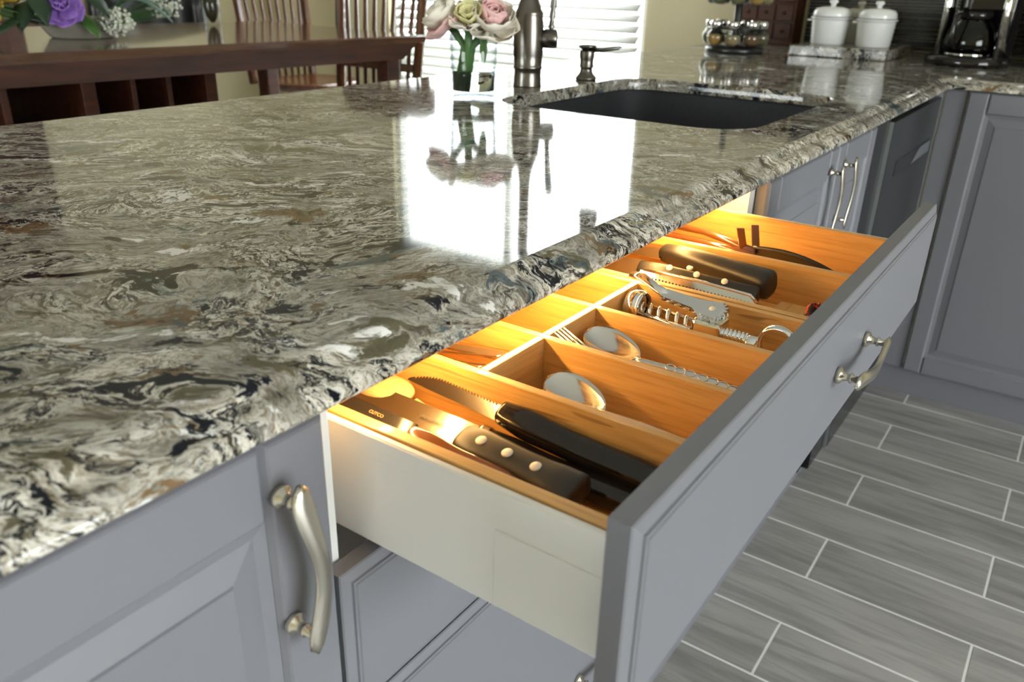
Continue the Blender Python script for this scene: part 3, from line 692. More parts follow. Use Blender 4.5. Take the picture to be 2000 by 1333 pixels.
# knives with chunky black grips in the right tray
k = thing('carving_knife', 'long knife with a chunky black grip, upper of the crossed pair', 'knife', (.93, .34, -.36))
h0, h1 = (.948, .417, -.322), (.9165, .262, -.3245); upk = Vector((-.35, 0, 1))
handle_sweep(h0, h1, [.0115, .0135, .014, .014, .0155, .017], [.011, .0135, .014, .014, .0155, .017], upk, -.002).build('grip', 'black_plastic', k)
blade_mesh((.947, .413, -.322), (.970-.02, .58, -.330), .030, upk, .0018).build('blade', 'knife_steel', k)
rivets(k, h0, h1, (.33,), .0012, upk, .0042, 'rivet', .0138)
k = thing('carving_knife', 'long knife with a three rivet black grip, lower of the crossed pair', 'knife', (.89, .34, -.36))
h0, h1 = (.884, .419, -.3275), (.8915, .268, -.3345); upk = Vector((-.75, 0, .7))
handle_sweep(h0, h1, [.010, .0125, .0125, .0125, .013, .0135], [.0095, .011, .0115, .0115, .012, .0125], upk, .001).build('grip', 'black_plastic', k)
blade_mesh((.884, .415, -.3275), (.880, .58, -.335), .024, upk, .0018).build('blade', 'knife_steel', k)
rivets(k, h0, h1, (.27, .5, .73), .0114, upk, .0040, 'rivet', -.006)
# toothed comb cutter
k = thing('comb_cutter', 'steel comb edged cutter with a row of fine teeth', 'cutter', (.845, .33, -.36))
pa, pb_ = Vector((.8300, .392, -.3135)), Vector((.8300, .250, -.3160)); o_, d_, n_, s_, L_ = frame(pa, pb_, (.5, 0, 1))
out = [(0, .004), (.02, .006), (L_*.5, .0068), (L_*.9, .0065), (L_*.975, .004), (L_, -.001), (L_, -.009), (L_*.985, -.0115), (L_*.955, -.0115)]
nt_ = 30; 
for i in range(nt_):
    a = L_*(.945-.90*i/nt_); w_ = L_*.90/nt_
    out += [(a, -.0110), (a, -.0015), (a-w_*.42, -.0015), (a-w_*.42, -.0110)]
out += [(0, -.010)]
MB().prism(out, o_, d_, -n_*-1, s_, -.0012, .0012).build('toothed_plate', 'steel', k)
MB().tube([o_+d_*(L_*.03)+n_*.005, o_+d_*(L_*.5)+n_*.0075, o_+d_*(L_*.94)+n_*.006, o_+d_*(L_*1.0)-n_*.0005], [(.002, .0032)]*4, 8, up=n_).build('rim', 'steel', k)
# tongs
k = thing('kitchen_tongs', 'dark slim tongs with two raised prongs in the far right lane', 'tongs', (1.05, .32, -.36))
MB().tube([(1.075, .56, -.335), (1.085, .47, -.325), (1.072, .41, -.322), (1.052, .36, -.324), (1.040, .325, -.326)], [.006, .006, .0058, .0055, .006], 10, flat=(1.2, .8)).build('arm', 'amber_handle', k)
MB().tube([(1.045, .56, -.340), (1.055, .47, -.332), (1.050, .41, -.330), (1.042, .36, -.330), (1.038, .325, -.328)], [.006, .006, .0058, .0055, .006], 10, flat=(1.2, .8)).build('arm', 'amber_handle', k)
for dx, dy, lx in ((-.004, .012, -.2), (.020, .002, .5)):
    MB().obox(Vector((1.044+dx, .334+dy, -.313)), Vector((.55, -.8, 0)).normalized(), Vector((.8, .55, 0)).normalized(), Vector((lx*.4, .25, 1)).normalized(), .0105, .0035, .032, .0008).build('prong', 'amber_handle', k)
MB().shell(lambda u, v: Vector((1.046-.020*u-(v*2-1)*.0075*math.sin(PI*(.25+.75*u))**.7, .330-.130*u, -.328-.008*u+.006*math.sin(u*PI)+(v*2-1)*.0105*math.sin(PI*(.25+.75*u))**.7)), 18, 4, .004).build('handle', 'black_plastic', k)
tag(MB().box(.845, .925, .212, .250, TB+.0003, -.343, .001).build('bamboo_block', 'bamboo_cross'), 'small bamboo block in front of the black knife grips', 'wood block')
m = MB()
def crump(u, v):
    a, b = u*PI, v*2*PI; r_ = .016*(1+.18*math.sin(5*a+3*b)+.14*math.sin(4*b))
    return Vector((.870+r_*1.1*math.sin(a)*math.cos(b), .1945+r_*.95*math.sin(a)*math.sin(b), -.338+r_*1.15*math.cos(a)))
m.grid(crump, 16, 24); tag(m.build('cloth_ball', 'red_cloth'), 'small crumpled red and black cloth ball near the drawer front', 'cloth')
# ================================================================== FAUCET AND SOAP PUMP
RT = Vector((math.sin(yaw), -math.cos(yaw), 0))
k = thing('faucet', 'tall dark brushed steel pull down faucet behind the sink', 'faucet', (1.668, 1.125, CT)); fc = Vector((1.668, 1.125, CT))
MB().lathe([(0, 0), (.0335, 0), (.0335, .003), (.0325, .006), (.0315, .030), (.0315, .038), (.0335, .040), (.0345, .043), (.0335, .046), (.0325, .048), (.0345, .070), (.0355, .095), (.035, .120), (.0325, .150), (.0315, .158), (.0325, .161), (.0315, .164), (.0285, .170), (.0225, .186), (.0165, .206), (.0135, .230), (.0130, .262)], fc, Z, 32).build('body', 'dark_steel', k)
sp = [fc+Z*.25, fc+Z*.36]
for i in range(17): a = PI*i/16; sp.append(fc+Z*(.40+.095*math.sin(a))+Vector((-.02, -1, 0))*(.095-.095*math.cos(a)))
sp.append(fc+Z*.37+Vector((-.02, -1, 0))*.19)
MB().tube(sp, .0128, 16).build('spout', 'dark_steel', k)
MB().lathe([(.0135, .0), (.0165, .004), (.018, .03), (.0215, .085), (.0225, .10), (.020, .104), (0, .104)], fc+Z*.372+Vector((-.02, -1, 0))*.19, -Z, 24).build('spray_head', 'dark_steel', k)
hb_ = fc+Z*.107
MB().lathe([(0, .015), (.0195, .015), (.0195, .035), (.0215, .037), (.0215, .062), (.0195, .066), (0, .068)], hb_, RT, 24).build('lever_hub', 'dark_steel', k)
lv = hb_+RT*.052
MB().tube([lv, lv+Z*.022, lv+Z*.026, lv+Z*.030, lv+Z*.060+RT*.002, lv+Z*.11+RT*.006, lv+Z*.15+RT*.010, lv+Z*.156+RT*.0105], [.006, .0058, .0075, .0055, .0065, .0082, .0088, .004], 14).build('lever', 'dark_steel', k)
k = thing('soap_dispenser', 'dark brushed steel soap pump beside the faucet', 'soap dispenser', (1.89, 1.094, CT)); sc_ = Vector((1.89, 1.094, CT))
MB().lathe([(0, 0), (.0245, 0), (.027, .002), (.027, .005), (.0235, .009), (.0175, .016), (.0155, .024), (.0155, .029), (.0175, .031), (.0175, .034), (.0165, .036), (.0175, .050), (.0195, .066), (.0185, .070)], sc_, Z, 28).build('body', 'dark_steel', k)
MB().lathe([(.0145, .068), (.0145, .074), (.020, .077), (.0225, .080), (.0215, .084), (0, .086)], sc_, Z, 28).build('pump_cap', 'dark_steel', k)
MB().tube([sc_+Z*.072+RT*.012, sc_+Z*.0735+RT*.04, sc_+Z*.079+RT*.078, sc_+Z*.082+RT*.086], [.0065, .0058, .0052, .002], 12).build('nozzle', 'dark_steel', k)
# ================================================================== VASE AND PEONIES
vc = Vector((1.437, 1.108, CT))
k = thing('glass_vase', 'clear cylindrical glass vase half filled with water by the faucet', 'vase', vc)
MB().lathe([(0, .0), (.044, 0), (.047, .002), (.0485, .06), (.0515, .128), (.0505, .129), (.0490, .128), (.0458, .06), (.0440, .012), (0, .010)], vc, Z, 40).build('glass', 'vase_wall', k)
MB().lathe([(0, .0105), (.0438, .0125), (.0452, .045), (.0452, .0505), (0, .0505)], vc, Z, 40).build('water', 'water', k)
def petal(c, ang, tilt, size, wid, mt, par, rot=None, tip=.25):
    """cupped petal rooted at c: leaves the base leaning out, then curves upwards"""
    c = Vector(c); r_ = Vector((math.cos(ang), math.sin(ang), 0)); s_ = Vector((-math.sin(ang), math.cos(ang), 0)); NU = 8
    cen = [(0., 0.)]
    for i in range(NU):
        th_ = tilt*(1.55-(1.55-tip)*(i+.5)/NU); cen.append((cen[-1][0]+math.sin(th_)*size/NU, cen[-1][1]+math.cos(th_)*size/NU))
    ph = random.uniform(0, 6)
    def fn(u, v):
        i = min(int(u*NU+1e-6), NU); w = v*2-1; hw = wid*min(1., .30+1.15*u)*math.sqrt(max(.02, 1-max(0, (u-.72)/.36)**2))
        th_ = tilt*(1.55-(1.55-tip)*u); f = u*(.035*size)*math.sin(w*4.2+ph)
        p = r_*(cen[i][0]-w*w*hw*.55*math.cos(th_)+f*math.cos(th_))+Z*(cen[i][1]+w*w*hw*.42*math.sin(th_)-f*math.sin(th_))+s_*(w*hw*(1-.12*w*w))
        return c+(rot @ p if rot else p)
    return MB().shell(fn, NU, 6, .0009).build('petal', mt, par)
def bloom(label, name, c, radius, mats, stem_to, rnd, layers, lean=None, stamen=False, stemr=.0045, grp=None, via=None):
    c = Vector(c); k = thing(name, label, 'flower', (stem_to[0], stem_to[1], stem_to[2]), grp)
    rot = Z.rotation_difference(Vector(lean).normalized()).to_matrix() if lean else None; ax = Vector(lean).normalized() if lean else Z
    for li, (n_p, tl, sz, tp) in enumerate(layers):
        for i in range(n_p):
            a = 2*PI*i/n_p+li*.55+rnd.uniform(-.12, .12)
            petal(c+ax*(.003*(3-li)), a, tl+rnd.uniform(-.07, .07), radius*sz*rnd.uniform(.92, 1.08), radius*(.34+.10*li), mats[min(li, len(mats)-1)], k, rot, tp)
    if stamen: MB().lathe([(0, .020), (.008, .018), (.010, .006), (.004, 0)], c, ax, 12).build('stamen', 'stamen', k)
    s0 = Vector(stem_to); MB().tube([s0, via or s0.lerp(c, .5), c-ax*.004], [stemr, stemr*.9, stemr*1.1], 10).build('stem', 'stem', k)
    return k
PEO = ((5, .18, .55, -.8), (6, .36, .78, -.6), (7, .62, 1.0, -.25), (7, .95, 1.15, .15), (6, 1.25, 1.1, .5))
ROS = ((4, .15, .6, -.9), (5, .32, .8, -.3), (6, .6, 1.0, .2), (6, .9, 1.15, .9), (6, 1.15, 1.2, 1.1))
rd = random.Random(11)
CAMD = Vector((-1.437, -1.108, .12)).normalized()
bloom('pink hearted cream peony on the right of the vase', 'peony', vc+RT*.034+Vector((-.006, -.004, .140)), .058, ['petal_pink', 'petal_pink', 'petal_pink', 'petal_white', 'petal_white'], vc+RT*-.016+Vector((0, 0, .014)), rd, PEO, Vector((0, 0, 1))+CAMD*.9+RT*.25, stemr=.0095, via=vc+RT*-.004+Z*.10)
bloom('pale pink cream peony on the left of the vase', 'peony', vc-RT*.046+Vector((.006, .010, .142)), .056, ['petal_pink', 'petal_white', 'petal_white', 'petal_white', 'petal_pink'], vc+RT*-.034+Vector((.004, .002, .014)), rd, PEO, Vector((0, 0, 1))-RT*.9+CAMD*.2, stemr=.0085, via=vc+RT*-.020+Z*.10)
bloom('yellow cream peony with a brown centre at the front of the vase', 'peony', vc+CAMD*.020+Vector((0, 0, .143))-RT*.010, .046, ['petal_yellow', 'petal_yellow', 'petal_white', 'petal_white'], vc+RT*-.026+CAMD*.014+Vector((0, 0, .014)), rd, ((5, .6, .7, .5), (6, .85, .95, .4), (7, 1.1, 1.1, .5)), Vector((0, 0, 1))+CAMD*.7-RT*.1, stamen=True, stemr=.0085, via=vc+RT*-.012+CAMD*.012+Z*.10)
lf = MB(); lo = vc+RT*.018+Vector((-.012, -.012, .128))
lf.shell(lambda u, v: lo+Vector((0, 0, -.062*u))+RT*((v*2-1)*.0085*math.sin(PI*(.18+.82*u))**.6)+Vector((-.5, -.6, 0))*(.004*u), 10, 4, .001)
tag(lf.build('peony_leaf', 'leaf'), 'single green leaf hanging inside the glass vase', 'leaf')
# ================================================================== SPICE CAROUSEL
sp_c = Vector((3.125, 1.175, CT))
k = thing('spice_carousel', 'two tier black metal spice carousel on the far counter', 'spice rack', sp_c)
MB().lathe([(0, 0), (.104, 0), (.107, .004), (.107, .014), (.102, .020), (.02, .022), (0, .022)], sp_c, Z, 40).build('base', 'black_metal', k)
MB().lathe([(.014, .02), (.014, .36), (.006, .365), (0, .40)], sp_c, Z, 16).build('pole', 'black_metal', k)
for zz in (.082, .222):
    m = MB(); m.lathe([(.02, zz), (.105, zz), (.105, zz+.006), (.02, zz+.006)], sp_c, Z, 40); m.build('ring_shelf', 'black_metal', k)
spn = ['spice_brown', 'spice_gold', 'spice_olive', 'spice_green', 'spice_tan', 'spice_red', 'spice_olive', 'spice_brown']; spw = ['brown', 'golden', 'olive', 'green', 'tan', 'red', 'dark olive', 'umber']
for ti, zz in enumerate((.024, .164)):
    for i in range(8):
        a = 2*PI*i/8+.25; c_ = sp_c+Vector((.092*math.cos(a), .092*math.sin(a), zz)); j = (i*3+ti*2) % 8
        j_ = thing('spice_jar', 'round glass jar of %s spice, %s tier of the carousel' % (spw[j], ('lower', 'upper')[ti]), 'jar', c_, 'jars on the spice carousel')
        MB().lathe([(0, .0), (.016, 0), (.027, .010), (.032, .026), (.030, .040), (.022, .053), (.0185, .058), (.0185, .068), (.0165, .068), (.0165, .058), (.020, .052), (.0275, .040), (.0292, .026), (.025, .011), (.014, .003), (0, .003)], c_, Z, 22).build('glass', 'jar_glass', j_)
        MB().lathe([(0, .0035), (.014, .0038), (.0245, .0115), (.0285, .026), (.0265, .038), (0, .0385)], c_, Z, 18).build('spice', spn[j], j_)
        MB().lathe([(.0195, .062), (.0215, .063), (.0215, .084), (.0195, .086), (0, .086)], c_, Z, 22).build('lid', 'chrome', j_)
# ================================================================== SLAB, CANISTERS, FIGURE, COFFEE MAKER, SPICE CHEST
tag(MB().box(3.17, 3.62, .642, .985, CT+.0003, CT+.036, .004).build('stone_slab', 'quartz'), 'low rectangular quartz slab under the white canisters', 'slab')
def canister(name, label, c, r, hgt, mt, grp=None):
    c = Vector(c); k = thing(name, label, 'canister', c, grp)
    MB().lathe([(0, 0), (r*.86, 0), (r*.90, .003), (r*.985, hgt*.9), (r, hgt), (r*1.07, hgt+.002), (r*1.07, hgt+.006), (r*.9, hgt+.007)], c, Z, 36).build('body', mt, k)
    l_ = MB().lathe([(r*.98, hgt+.0085), (r*1.0, hgt+.012), (r*.97, hgt+.025), (r*.85, hgt+.036), (r*.5, hgt+.042), (0, hgt+.043)], c, Z, 36).build('lid', mt, k)
    MB().lathe([(.009, hgt+.041), (.009, hgt+.050), (.015, hgt+.056), (.016, hgt+.061), (.012, hgt+.066), (0, hgt+.067)], c, Z, 20).build('knob', mt, l_)
    m = MB(); m.lathe([(r*1.0, hgt+.0062), (r*1.003, hgt+.0072), (r*1.0, hgt+.0085)], c, Z, 36); m.build('seal', 'black_metal', k)
    m = MB(); p0 = c+Vector((-.15, 1, 0)).normalized()*r*1.0+Z*(hgt-.006); 
    m.obox(p0+Vector((-.15, 1, 0)).normalized()*.006, Vector((-.15, 1, 0)).normalized(), Vector((1, .15, 0)).normalized(), Z, .018, .022, .007, .002); m.build('lug', mt, k)
canister('canister', 'white lidded canister on the quartz slab nearer the spice carousel', (3.33, .893, CT+.0365), .068, .088, 'ceramic', 'white canisters')
canister('canister', 'white lidded canister on the quartz slab nearer the coffee maker', (3.31, .727, CT+.0365), .066, .088, 'ceramic', 'white canisters')
canister('canister', 'shadowed cream canister behind the two white ones', (3.53, .84, CT+.0365), .060, .082, 'cream_ceramic')
k = thing('coffee_maker', 'black and chrome coffee maker with a glass carafe', 'coffee maker', (3.27, .40, CT)); cc_ = Vector((3.27, .405, CT))
MB().lathe([(0, 0), (.128, 0), (.132, .004), (.130, .026), (.122, .032), (0, .033)], cc_, Z, 40).build('base', 'black_gloss', k)
FT = Vector((-.94, .34, 0)).normalized(); SD = Vector((-FT.y, FT.x, 0))
for s in (-1, 1):
    m = MB(); o = cc_+SD*(s*.098)+FT*.0; m.tube([o+Z*.030, o+Z*.34], [(.030, .017)]*2, 20, up=FT, smooth=True); m.build('column', 'chrome', k)
MB().obox(cc_-FT*.075+Z*.19, FT, SD, Z, .06, .19, .32, .008).build('water_tank', 'black_gloss', k)
MB().obox(cc_+Z*.285, FT, SD, Z, .19, .20, .11, .012).build('brew_head', 'black_gloss', k)
cv = MB().lathe([(0, .036), (.066, .036), (.078, .046), (.080, .075), (.072, .110), (.052, .140), (.048, .150), (.0465, .150), (.050, .139), (.070, .109), (.078, .075), (.076, .047), (.064, .039), (0, .039)], cc_+FT*.015, Z, 36).build('carafe', 'carafe_glass', k)
MB().lathe([(.050, .148), (.053, .150), (.053, .168), (.04, .176), (0, .177)], cc_+FT*.015, Z, 30).build('carafe_lid', 'black_gloss', cv)
MB().lathe([(.066, .030), (.071, .033), (.071, .040), (.066, .041)], cc_+FT*.015, Z, 36).build('carafe_band', 'chrome', cv)
hq = cc_+FT*.015; MB().tube([hq+FT*.05+Z*.160, hq+FT*.10+Z*.158, hq+FT*.118+Z*.13, hq+FT*.112+Z*.08, hq+FT*.082+Z*.06], [(.006, .010)]*5, 12, up=SD).build('carafe_handle', 'black_gloss', cv)
k = thing('toaster_oven', 'dark countertop oven at the right edge of the far counter', 'oven', (3.5, 0, CT))
MB().box(3.30, 3.74, -.30, .235, CT+.012, CT+.29, .01).build('body', 'oven_dark', k)
MB().box(3.293, 3.30, -.27, .20, CT+.03, CT+.27, .003).build('door', 'black_gloss', k)
MB().tube([(3.275, .06, CT+.25), (3.275, -.25, CT+.25)], .006, 10).build('handle', 'steel', k)
for y in (-.27, .2): 
    MB().lathe([(.012, 0), (.012, .013)], (3.34, y, CT), Z, 12, cap=True).build('foot', 'black_satin', k); 
for y in (-.27, .2): MB().lathe([(.012, 0), (.012, .013)], (3.70, y, CT), Z, 12, cap=True).build('foot', 'black_satin', k)
k = thing('spice_chest', 'small red brown wooden chest of drawers against the wall', 'chest', (3.76, 1.255, CT))
MB().box(3.70, XW-.018, 1.14, 1.385, CT+.0005, CT+.40, .003).build('case', 'hutch_wood', k)
MB().box(3.685, 3.70, 1.132, 1.393, CT+.0005, CT+.014, .003).build('plinth', 'hutch_wood', k)
for r_ in range(5):
    for q in range(3):
        y0 = 1.150+.078*q; z0 = CT+.022+.073*r_; d = MB().box(3.690, 3.70, y0, y0+.072, z0, z0+.066, .003).build('drawer', 'hutch_wood', k)
        MB().lathe([(.004, 0), (.004, .006), (.008, .010), (.007, .015), (0, .016)], (3.690, y0+.036, z0+.033), -X, 12).build('knob', 'hutch_wood', d)
# ================================================================== DINING TABLE
TZ = -.216
tk = thing('dining_table', 'counter height cherry dining table with an open cubby base', 'table', (1.7, 2.9, FL))
cor = [Vector((.30, 2.47, 0)), Vector((2.655, 2.29, 0)), Vector((2.76, 3.42, 0)), Vector((.40, 3.58, 0))]
ctr = sum(cor, Vector())/4
def tring(ins, z): 
    return [c_+(ctr-c_).normalized()*ins*1.3+Z*z for c_ in cor]
m = MB(); rws = [tring(.02, TZ-.030), tring(.004, TZ-.028), tring(.0, TZ-.020), tring(.002, TZ-.006), tring(.012, TZ)]
vv = [p for r in rws for p in r]; m.add(vv, [[i*4+j, i*4+(j+1) % 4, i*4+4+(j+1) % 4, i*4+4+j] for i in range(4) for j in range(4)]+[[16, 17, 18, 19], [3, 2, 1, 0]]); m.build('tabletop', 'cherry_top', tk)
m = MB(); a_, b_ = tring(.028, TZ-.030), tring(.075, TZ-.092); m.add(a_+b_, [[j, (j+1) % 4, 4+(j+1) % 4, 4+j] for j in range(4)]+[[0, 1, 2, 3], [7, 6, 5, 4]]); m.build('apron', 'cherry', tk)
for px, py in ((2.555, 2.41), (2.64, 3.27)): MB().box(px-.035, px+.035, py-.035, py+.035, FL, TZ-.09, .006).build('leg', 'cherry', tk)
MB().box(.60, 1.80, 2.98, 3.0, FL, TZ-.092).build('cubby_back', 'cherry', tk)
MB().box(.60, 1.80, 2.50, 2.98, FL, FL+.10).build('cubby_base', 'cherry', tk)
for x_, w_ in ((.62, .02), (.86, .011), (1.10, .011), (1.345, .022), (1.49, .008), (1.615, .008), (1.775, .022)): MB().box(x_-w_, x_+w_, 2.50, 2.98, FL+.10, TZ-.092, .002).build('cubby_divider', 'cherry', tk)
MB().box(.60, 1.80, 2.505, 2.98, -.80, -.78).build('cubby_shelf', 'cherry', tk)
# ================================================================== CHAIRS
def chair(label, base, rot):
    """counter stool with spindle back; local: seat front towards -y"""
    k = thing('spindle_chair', label, 'chair', base, 'spindle back counter chairs'); b = Vector(base); cr, sr = math.cos(rot), math.sin(rot)
    T = lambda x, y, z: Vector((b.x+x*cr-y*sr, b.y+x*sr+y*cr, b.z+z))
    ST = .69
    def seat(u, v):
        a = v*2*PI; r_ = [(.0, ST+.002), (.20, ST+.008), (.245, ST+.018), (.258, ST+.008), (.255, ST-.012), (.225, ST-.028), (0, ST-.030)]
        i = min(int(u*6), 5); f = u*6-i; rr = r_[i][0]*(1-f)+r_[i+1][0]*f; zz = r_[i][1]*(1-f)+r_[i+1][1]*f
        p = .78; cx, sx = math.cos(a), math.sin(a); return T(rr*math.copysign(abs(cx)**p, cx)*1.02, rr*math.copysign(abs(sx)**p, sx)*.92, zz)
    MB().grid(seat, 12, 36).build('seat', 'chair_wood', k)
    for sx in (-1, 1):
        for sy in (-1, 1): MB().tube([T(sx*.19, sy*.17, ST-.02), T(sx*.205, sy*.19, .45), T(sx*.225, sy*.215, 0)], [.018, .022, .015], 10).build('leg', 'chair_wood', k)
        MB().tube([T(sx*.213, -.2, .30), T(sx*.213, .2, .30)], .012, 8).build('stretcher', 'chair_wood', k)
        MB().tube([T(sx*.215, .215, ST-.01), T(sx*.228, .245, ST+.25), T(sx*.24, .285, ST+.62)], [(.020, .026)]*3, 8, up=(cr, sr, 0), smooth=False).build('stile', 'chair_wood', k)
    for z_, y_ in ((.25, -.205), (.36, .205)): MB().tube([T(-.21, y_, z_), T(.21, y_, z_)], .012, 8).build('stretcher', 'chair_wood', k)
    MB().obox(T(0, .234, ST+.185), (cr, sr, 0), (-sr, cr, 0), (0, 0, 1), .42, .022, .035, .004).build('lower_rail', 'chair_wood', k)
    for i in range(8):
        q = (i-3.5)/3.5; MB().tube([T(q*.165, .222, ST-.004), T(q*.178, .245, ST+.3), T(q*.20, .278, ST+.58)], [.0085, .011, .0075], 8).build('spindle', 'chair_wood', k)
    MB().shell(lambda u, v: T((u*2-1)*.265, .285+.02*(u*2-1)**2, ST+.56+.12*v+.03*(1-(u*2-1)**2)*v), 14, 4, .024).build('crest_rail', 'chair_wood', k)
    return k
chair('spindle back chair pushed up to the far side of the table', (3.24, 3.66, FL), 0.0)
chair('spindle back chair at the table end in front of the window', (2.60, 2.72, FL), -1.50)
k = thing('added_hutch', 'added dark red brown hutch at the far left behind the flower arrangement', 'hutch', (1.45, 4.5, FL))  # mostly out of frame, added to darken the reflection in the counter
MB().box(.55, 2.16, 4.28, 4.735, FL, -.22, .01).build('base_case', 'hutch_wood', k)
MB().box(.60, 2.11, 4.42, 4.735, -.22, 1.12, .008).build('upper_case', 'hutch_wood', k)
MB().box(.55, 2.16, 4.39, 4.74, 1.12, 1.18, .01).build('cornice', 'hutch_wood', k)
for i in range(3):
    x0 = .635+.485*i; d = MB().rings(x0, x0+.465, -.19, 1.08, [(0, 0), (0, .018), (.004, .02), (.05, .02), (.058, .010)], (0, 4.42, 0), X, Z, -Y).build('upper_door', 'cherry', k)
    MB().rings(x0, x0+.465, FL+.06, -.26, [(0, 0), (0, .018), (.004, .02), (.05, .02), (.058, .010)], (0, 4.28, 0), X, Z, -Y).build('lower_door', 'cherry', k)
# dark armchair and glass holder
k = thing('armchair', 'black rounded armchair beyond the dining table', 'armchair', (2.75, 4.3, FL))
MB().box(2.45, 3.0, 4.05, 4.5, -1.12, -.80, .05, 4, True).build('seat', 'black_satin', k)
MB().shell(lambda u, v: Vector((2.73+.30*math.sin((u-.5)*PI), 4.28+.24*math.cos((u-.5)*PI), -.85+.74*v+.06*math.sin(u*PI)*v)), 16, 8, .07).build('backrest', 'black_satin', k)
for x_ in (2.5, 2.95):
    for y_ in (4.1, 4.45): MB().tube([(x_, y_, FL), (x_, y_, -1.10)], .018, 8).build('leg', 'cherry', k)
k = thing('glass_holder', 'small glass of dark moss on the dining table', 'glass', (2.36, 3.26, TZ)); gh = Vector((2.36, 3.26, TZ))
MB().lathe([(0, 0), (.032, 0), (.036, .004), (.036, .20), (.034, .20), (.034, .006), (0, .006)], gh, Z, 28).build('glass', 'jar_glass', k)
m = MB(); m.grid(lambda u, v: gh+Vector((.033*math.sin(u*PI)*math.cos(v*2*PI)*(1-.15*math.sin(9*u+7*v)**2), .033*math.sin(u*PI)*math.sin(v*2*PI), .09-.082*math.cos(u*PI))), 14, 18); m.build('moss', 'moss', k)
# ================================================================== CENTREPIECE
before_cp = set(bpy.data.objects)
cp = Vector((1.62, 2.86, TZ))
k = thing('flower_bowl', 'low cream oval bowl holding the purple flower arrangement', 'bowl', cp)
MB().lathe([(0, 0), (.09, 0), (.10, .006), (.125, .045), (.13, .062), (.124, .062), (.11, .03), (0, .022)], cp, Z, 36).build('bowl', 'cream_ceramic', k)
def rose(label, c, r_, mats, lean=None):
    return bloom(label, 'rose', c, r_, mats, (cp.x, cp.y, cp.z+.025), rd, ROS, lean, stemr=.006)
rose('large purple rose at the front of the table centrepiece', (1.49, 2.715, TZ+.108), .056, ['petal_violet', 'petal_purple', 'petal_purple', 'petal_purple', 'petal_purple'], (-.45, -.85, .45))
rose('violet rose at the right of the table centrepiece', (1.80, 2.84, TZ+.135), .06, ['petal_violet', 'petal_violet', 'petal_purple'])
rose('violet rose at the back of the table centrepiece', (1.66, 2.98, TZ+.16), .06, ['petal_violet', 'petal_purple', 'petal_purple'])
rose('gold yellow flower at the left of the table centrepiece', (1.36, 2.86, TZ+.12), .06, ['petal_gold', 'petal_gold', 'petal_gold'])
def sprig(label, c, r_, n_b, mt, name='baby_breath', sz=.006, cat='flower'):
    c = Vector(c); k = thing(name, label, cat, (cp.x, cp.y, cp.z+.025)); m = MB(); s_ = MB()
    for i in range(n_b):
        a, b = rd.uniform(0, 2*PI), rd.uniform(-1, 1); q = rd.uniform(.45, 1); p = c+Vector((math.cos(a)*math.sqrt(1-b*b), math.sin(a)*math.sqrt(1-b*b), b*.8))*(r_*q)
        m.lathe([(0, -sz), (sz*.8, -sz*.4), (sz, .2*sz), (sz*.5, sz), (0, sz*.8)], p, Vector((rd.uniform(-1, 1), rd.uniform(-1, 1), 1)), 6)
        if i % 4 == 0: s_.tube([cp+Z*.03, p], .0012, 4)
    o = m.build('blossoms', mt, k); o['kind'] = 'stuff'; s_.build('stems', 'stem', k)
sprig('clump of white baby breath drooping over the bowl rim', (1.655, 2.69, TZ+.062), .055, 150, 'breath')
sprig('spray of white baby breath at the right of the centrepiece', (1.90, 2.80, TZ+.11), .065, 120, 'breath')
sprig('spray of yellow buds at the far left of the centrepiece', (1.30, 2.80, TZ+.11), .06, 90, 'petal_gold', 'yellow_spray')
def leafy(label, c, ang, L_, w_, mt, drop=.3, name='leaf_blade'):
    c = Vector(c); d = Vector((math.cos(ang), math.sin(ang), 0)); s_ = Vector((-d.y, d.x, 0))
    m = MB().shell(lambda u, v: c+d*(L_*u)+Z*(.02*math.sin(u*PI)-drop*L_*u*u)+s_*((v*2-1)*w_*math.sin(PI*(.06+.94*u))**.8)+Z*(-abs(v*2-1)*w_*.3), 10, 4, .0012)
    tag(m.build(name, mt), label, 'leaf')
leafy('broad green leaf under the large purple rose', (1.56, 2.79, TZ+.07), -1.6, .15, .032, 'leaf', .35)
leafy('sage green leaf reaching right over the table', (1.72, 2.82, TZ+.12), -.35, .19, .030, 'leaf_sage', .25)
leafy('sage green leaf pointing right beside the baby breath', (1.70, 2.74, TZ+.12), -.75, .16, .026, 'leaf_sage', .4)
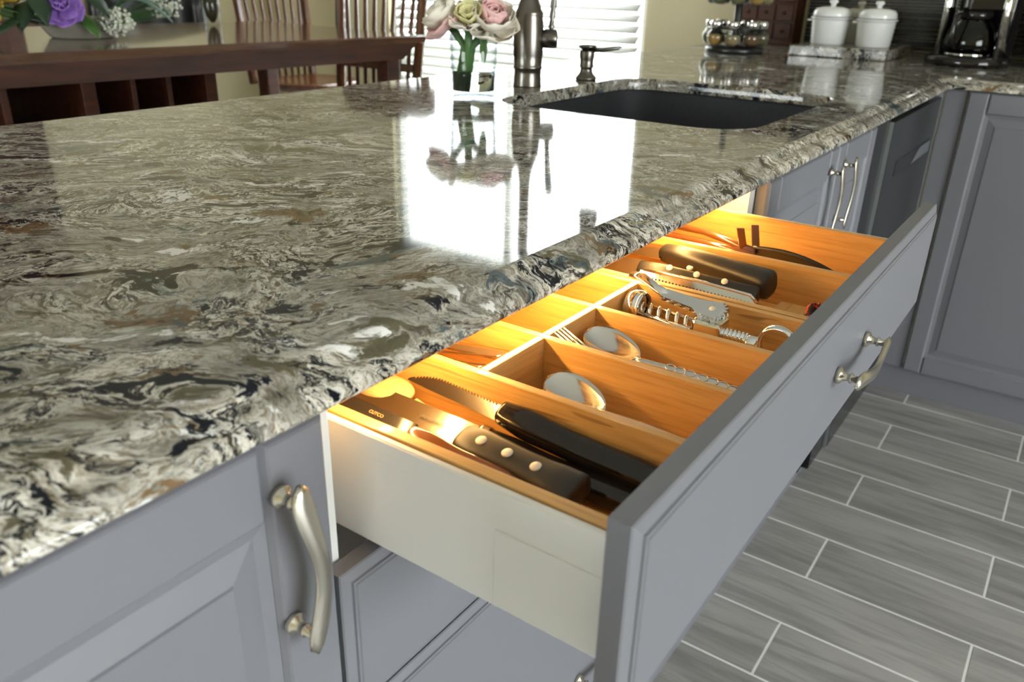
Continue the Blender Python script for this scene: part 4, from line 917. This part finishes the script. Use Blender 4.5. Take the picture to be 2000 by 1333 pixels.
leafy('dark leaf between the yellow spray and the purple rose', (1.48, 2.84, TZ+.11), -2.4, .16, .036, 'leaf_dark', .45)
leafy('dark leaf behind the large purple rose', (1.50, 2.85, TZ+.12), 2.9, .20, .04, 'leaf_dark', .3)
leafy('dark leaf lying low at the left of the bowl', (1.46, 2.80, TZ+.06), -2.9, .17, .036, 'leaf_dark', .2)
leafy('dark leaf rising at the back of the bowl', (1.64, 2.92, TZ+.13), 1.2, .18, .04, 'leaf_dark', .1)
leafy('dark leaf left of the purple rose pointing at the camera', (1.45, 2.78, TZ+.125), -1.9, .13, .034, 'leaf_dark', .5)
leafy('dark leaf between the purple rose and the baby breath', (1.58, 2.78, TZ+.135), -1.35, .13, .036, 'leaf_dark', .45)
leafy('dark leaf above the yellow spray', (1.40, 2.82, TZ+.16), -2.7, .17, .04, 'leaf_dark', .4)
for o in set(bpy.data.objects)-before_cp:
    if o.parent is None: o.location.x -= .070*K; o.location.z -= .006 if o.get('category') == 'flower' else 0
# ================================================================== BLINDS
bl = thing('window_blind', 'white horizontal slat blind hanging in the bright window', 'blind', (XW-.03, 2.7, -.70))
BY0, BY1 = 1.925, 3.50; pitch = .0495
MB().box(XW-.055, XW-.005, BY0, BY1, WZ1-.06, WZ1-.01, .003).build('head_rail', 'slat_white', bl)
sl = None; z = -.66; i = 0
while z < WZ1-.07:
    if sl is None:
        tlt = -.70
        sl = MB().shell(lambda u, v: Vector((XW-.030+(u-.5)*.056*math.cos(tlt), BY0+(BY1-BY0)*v, z-(u-.5)*.056*math.sin(tlt)+.0025*(1-(u*2-1)**2))), 5, 1, .0028).build('slat', 'slat_white', bl); z0_ = z
    else:
        o = bpy.data.objects.new('slat', sl.data); COL.objects.link(o); o.parent = bl; o.location = (0, 0, (z-z0_)*K)
    z += pitch
MB().box(XW-.05, XW-.01, BY0, BY1, -.705, -.685, .003).build('bottom_rail', 'slat_white', bl)
for y in (2.15, 2.7, 3.25): MB().box(XW-.0305, XW-.0295, y-.001, y+.001, -.69, WZ1-.05).build('ladder_cord', 'slat_white', bl)
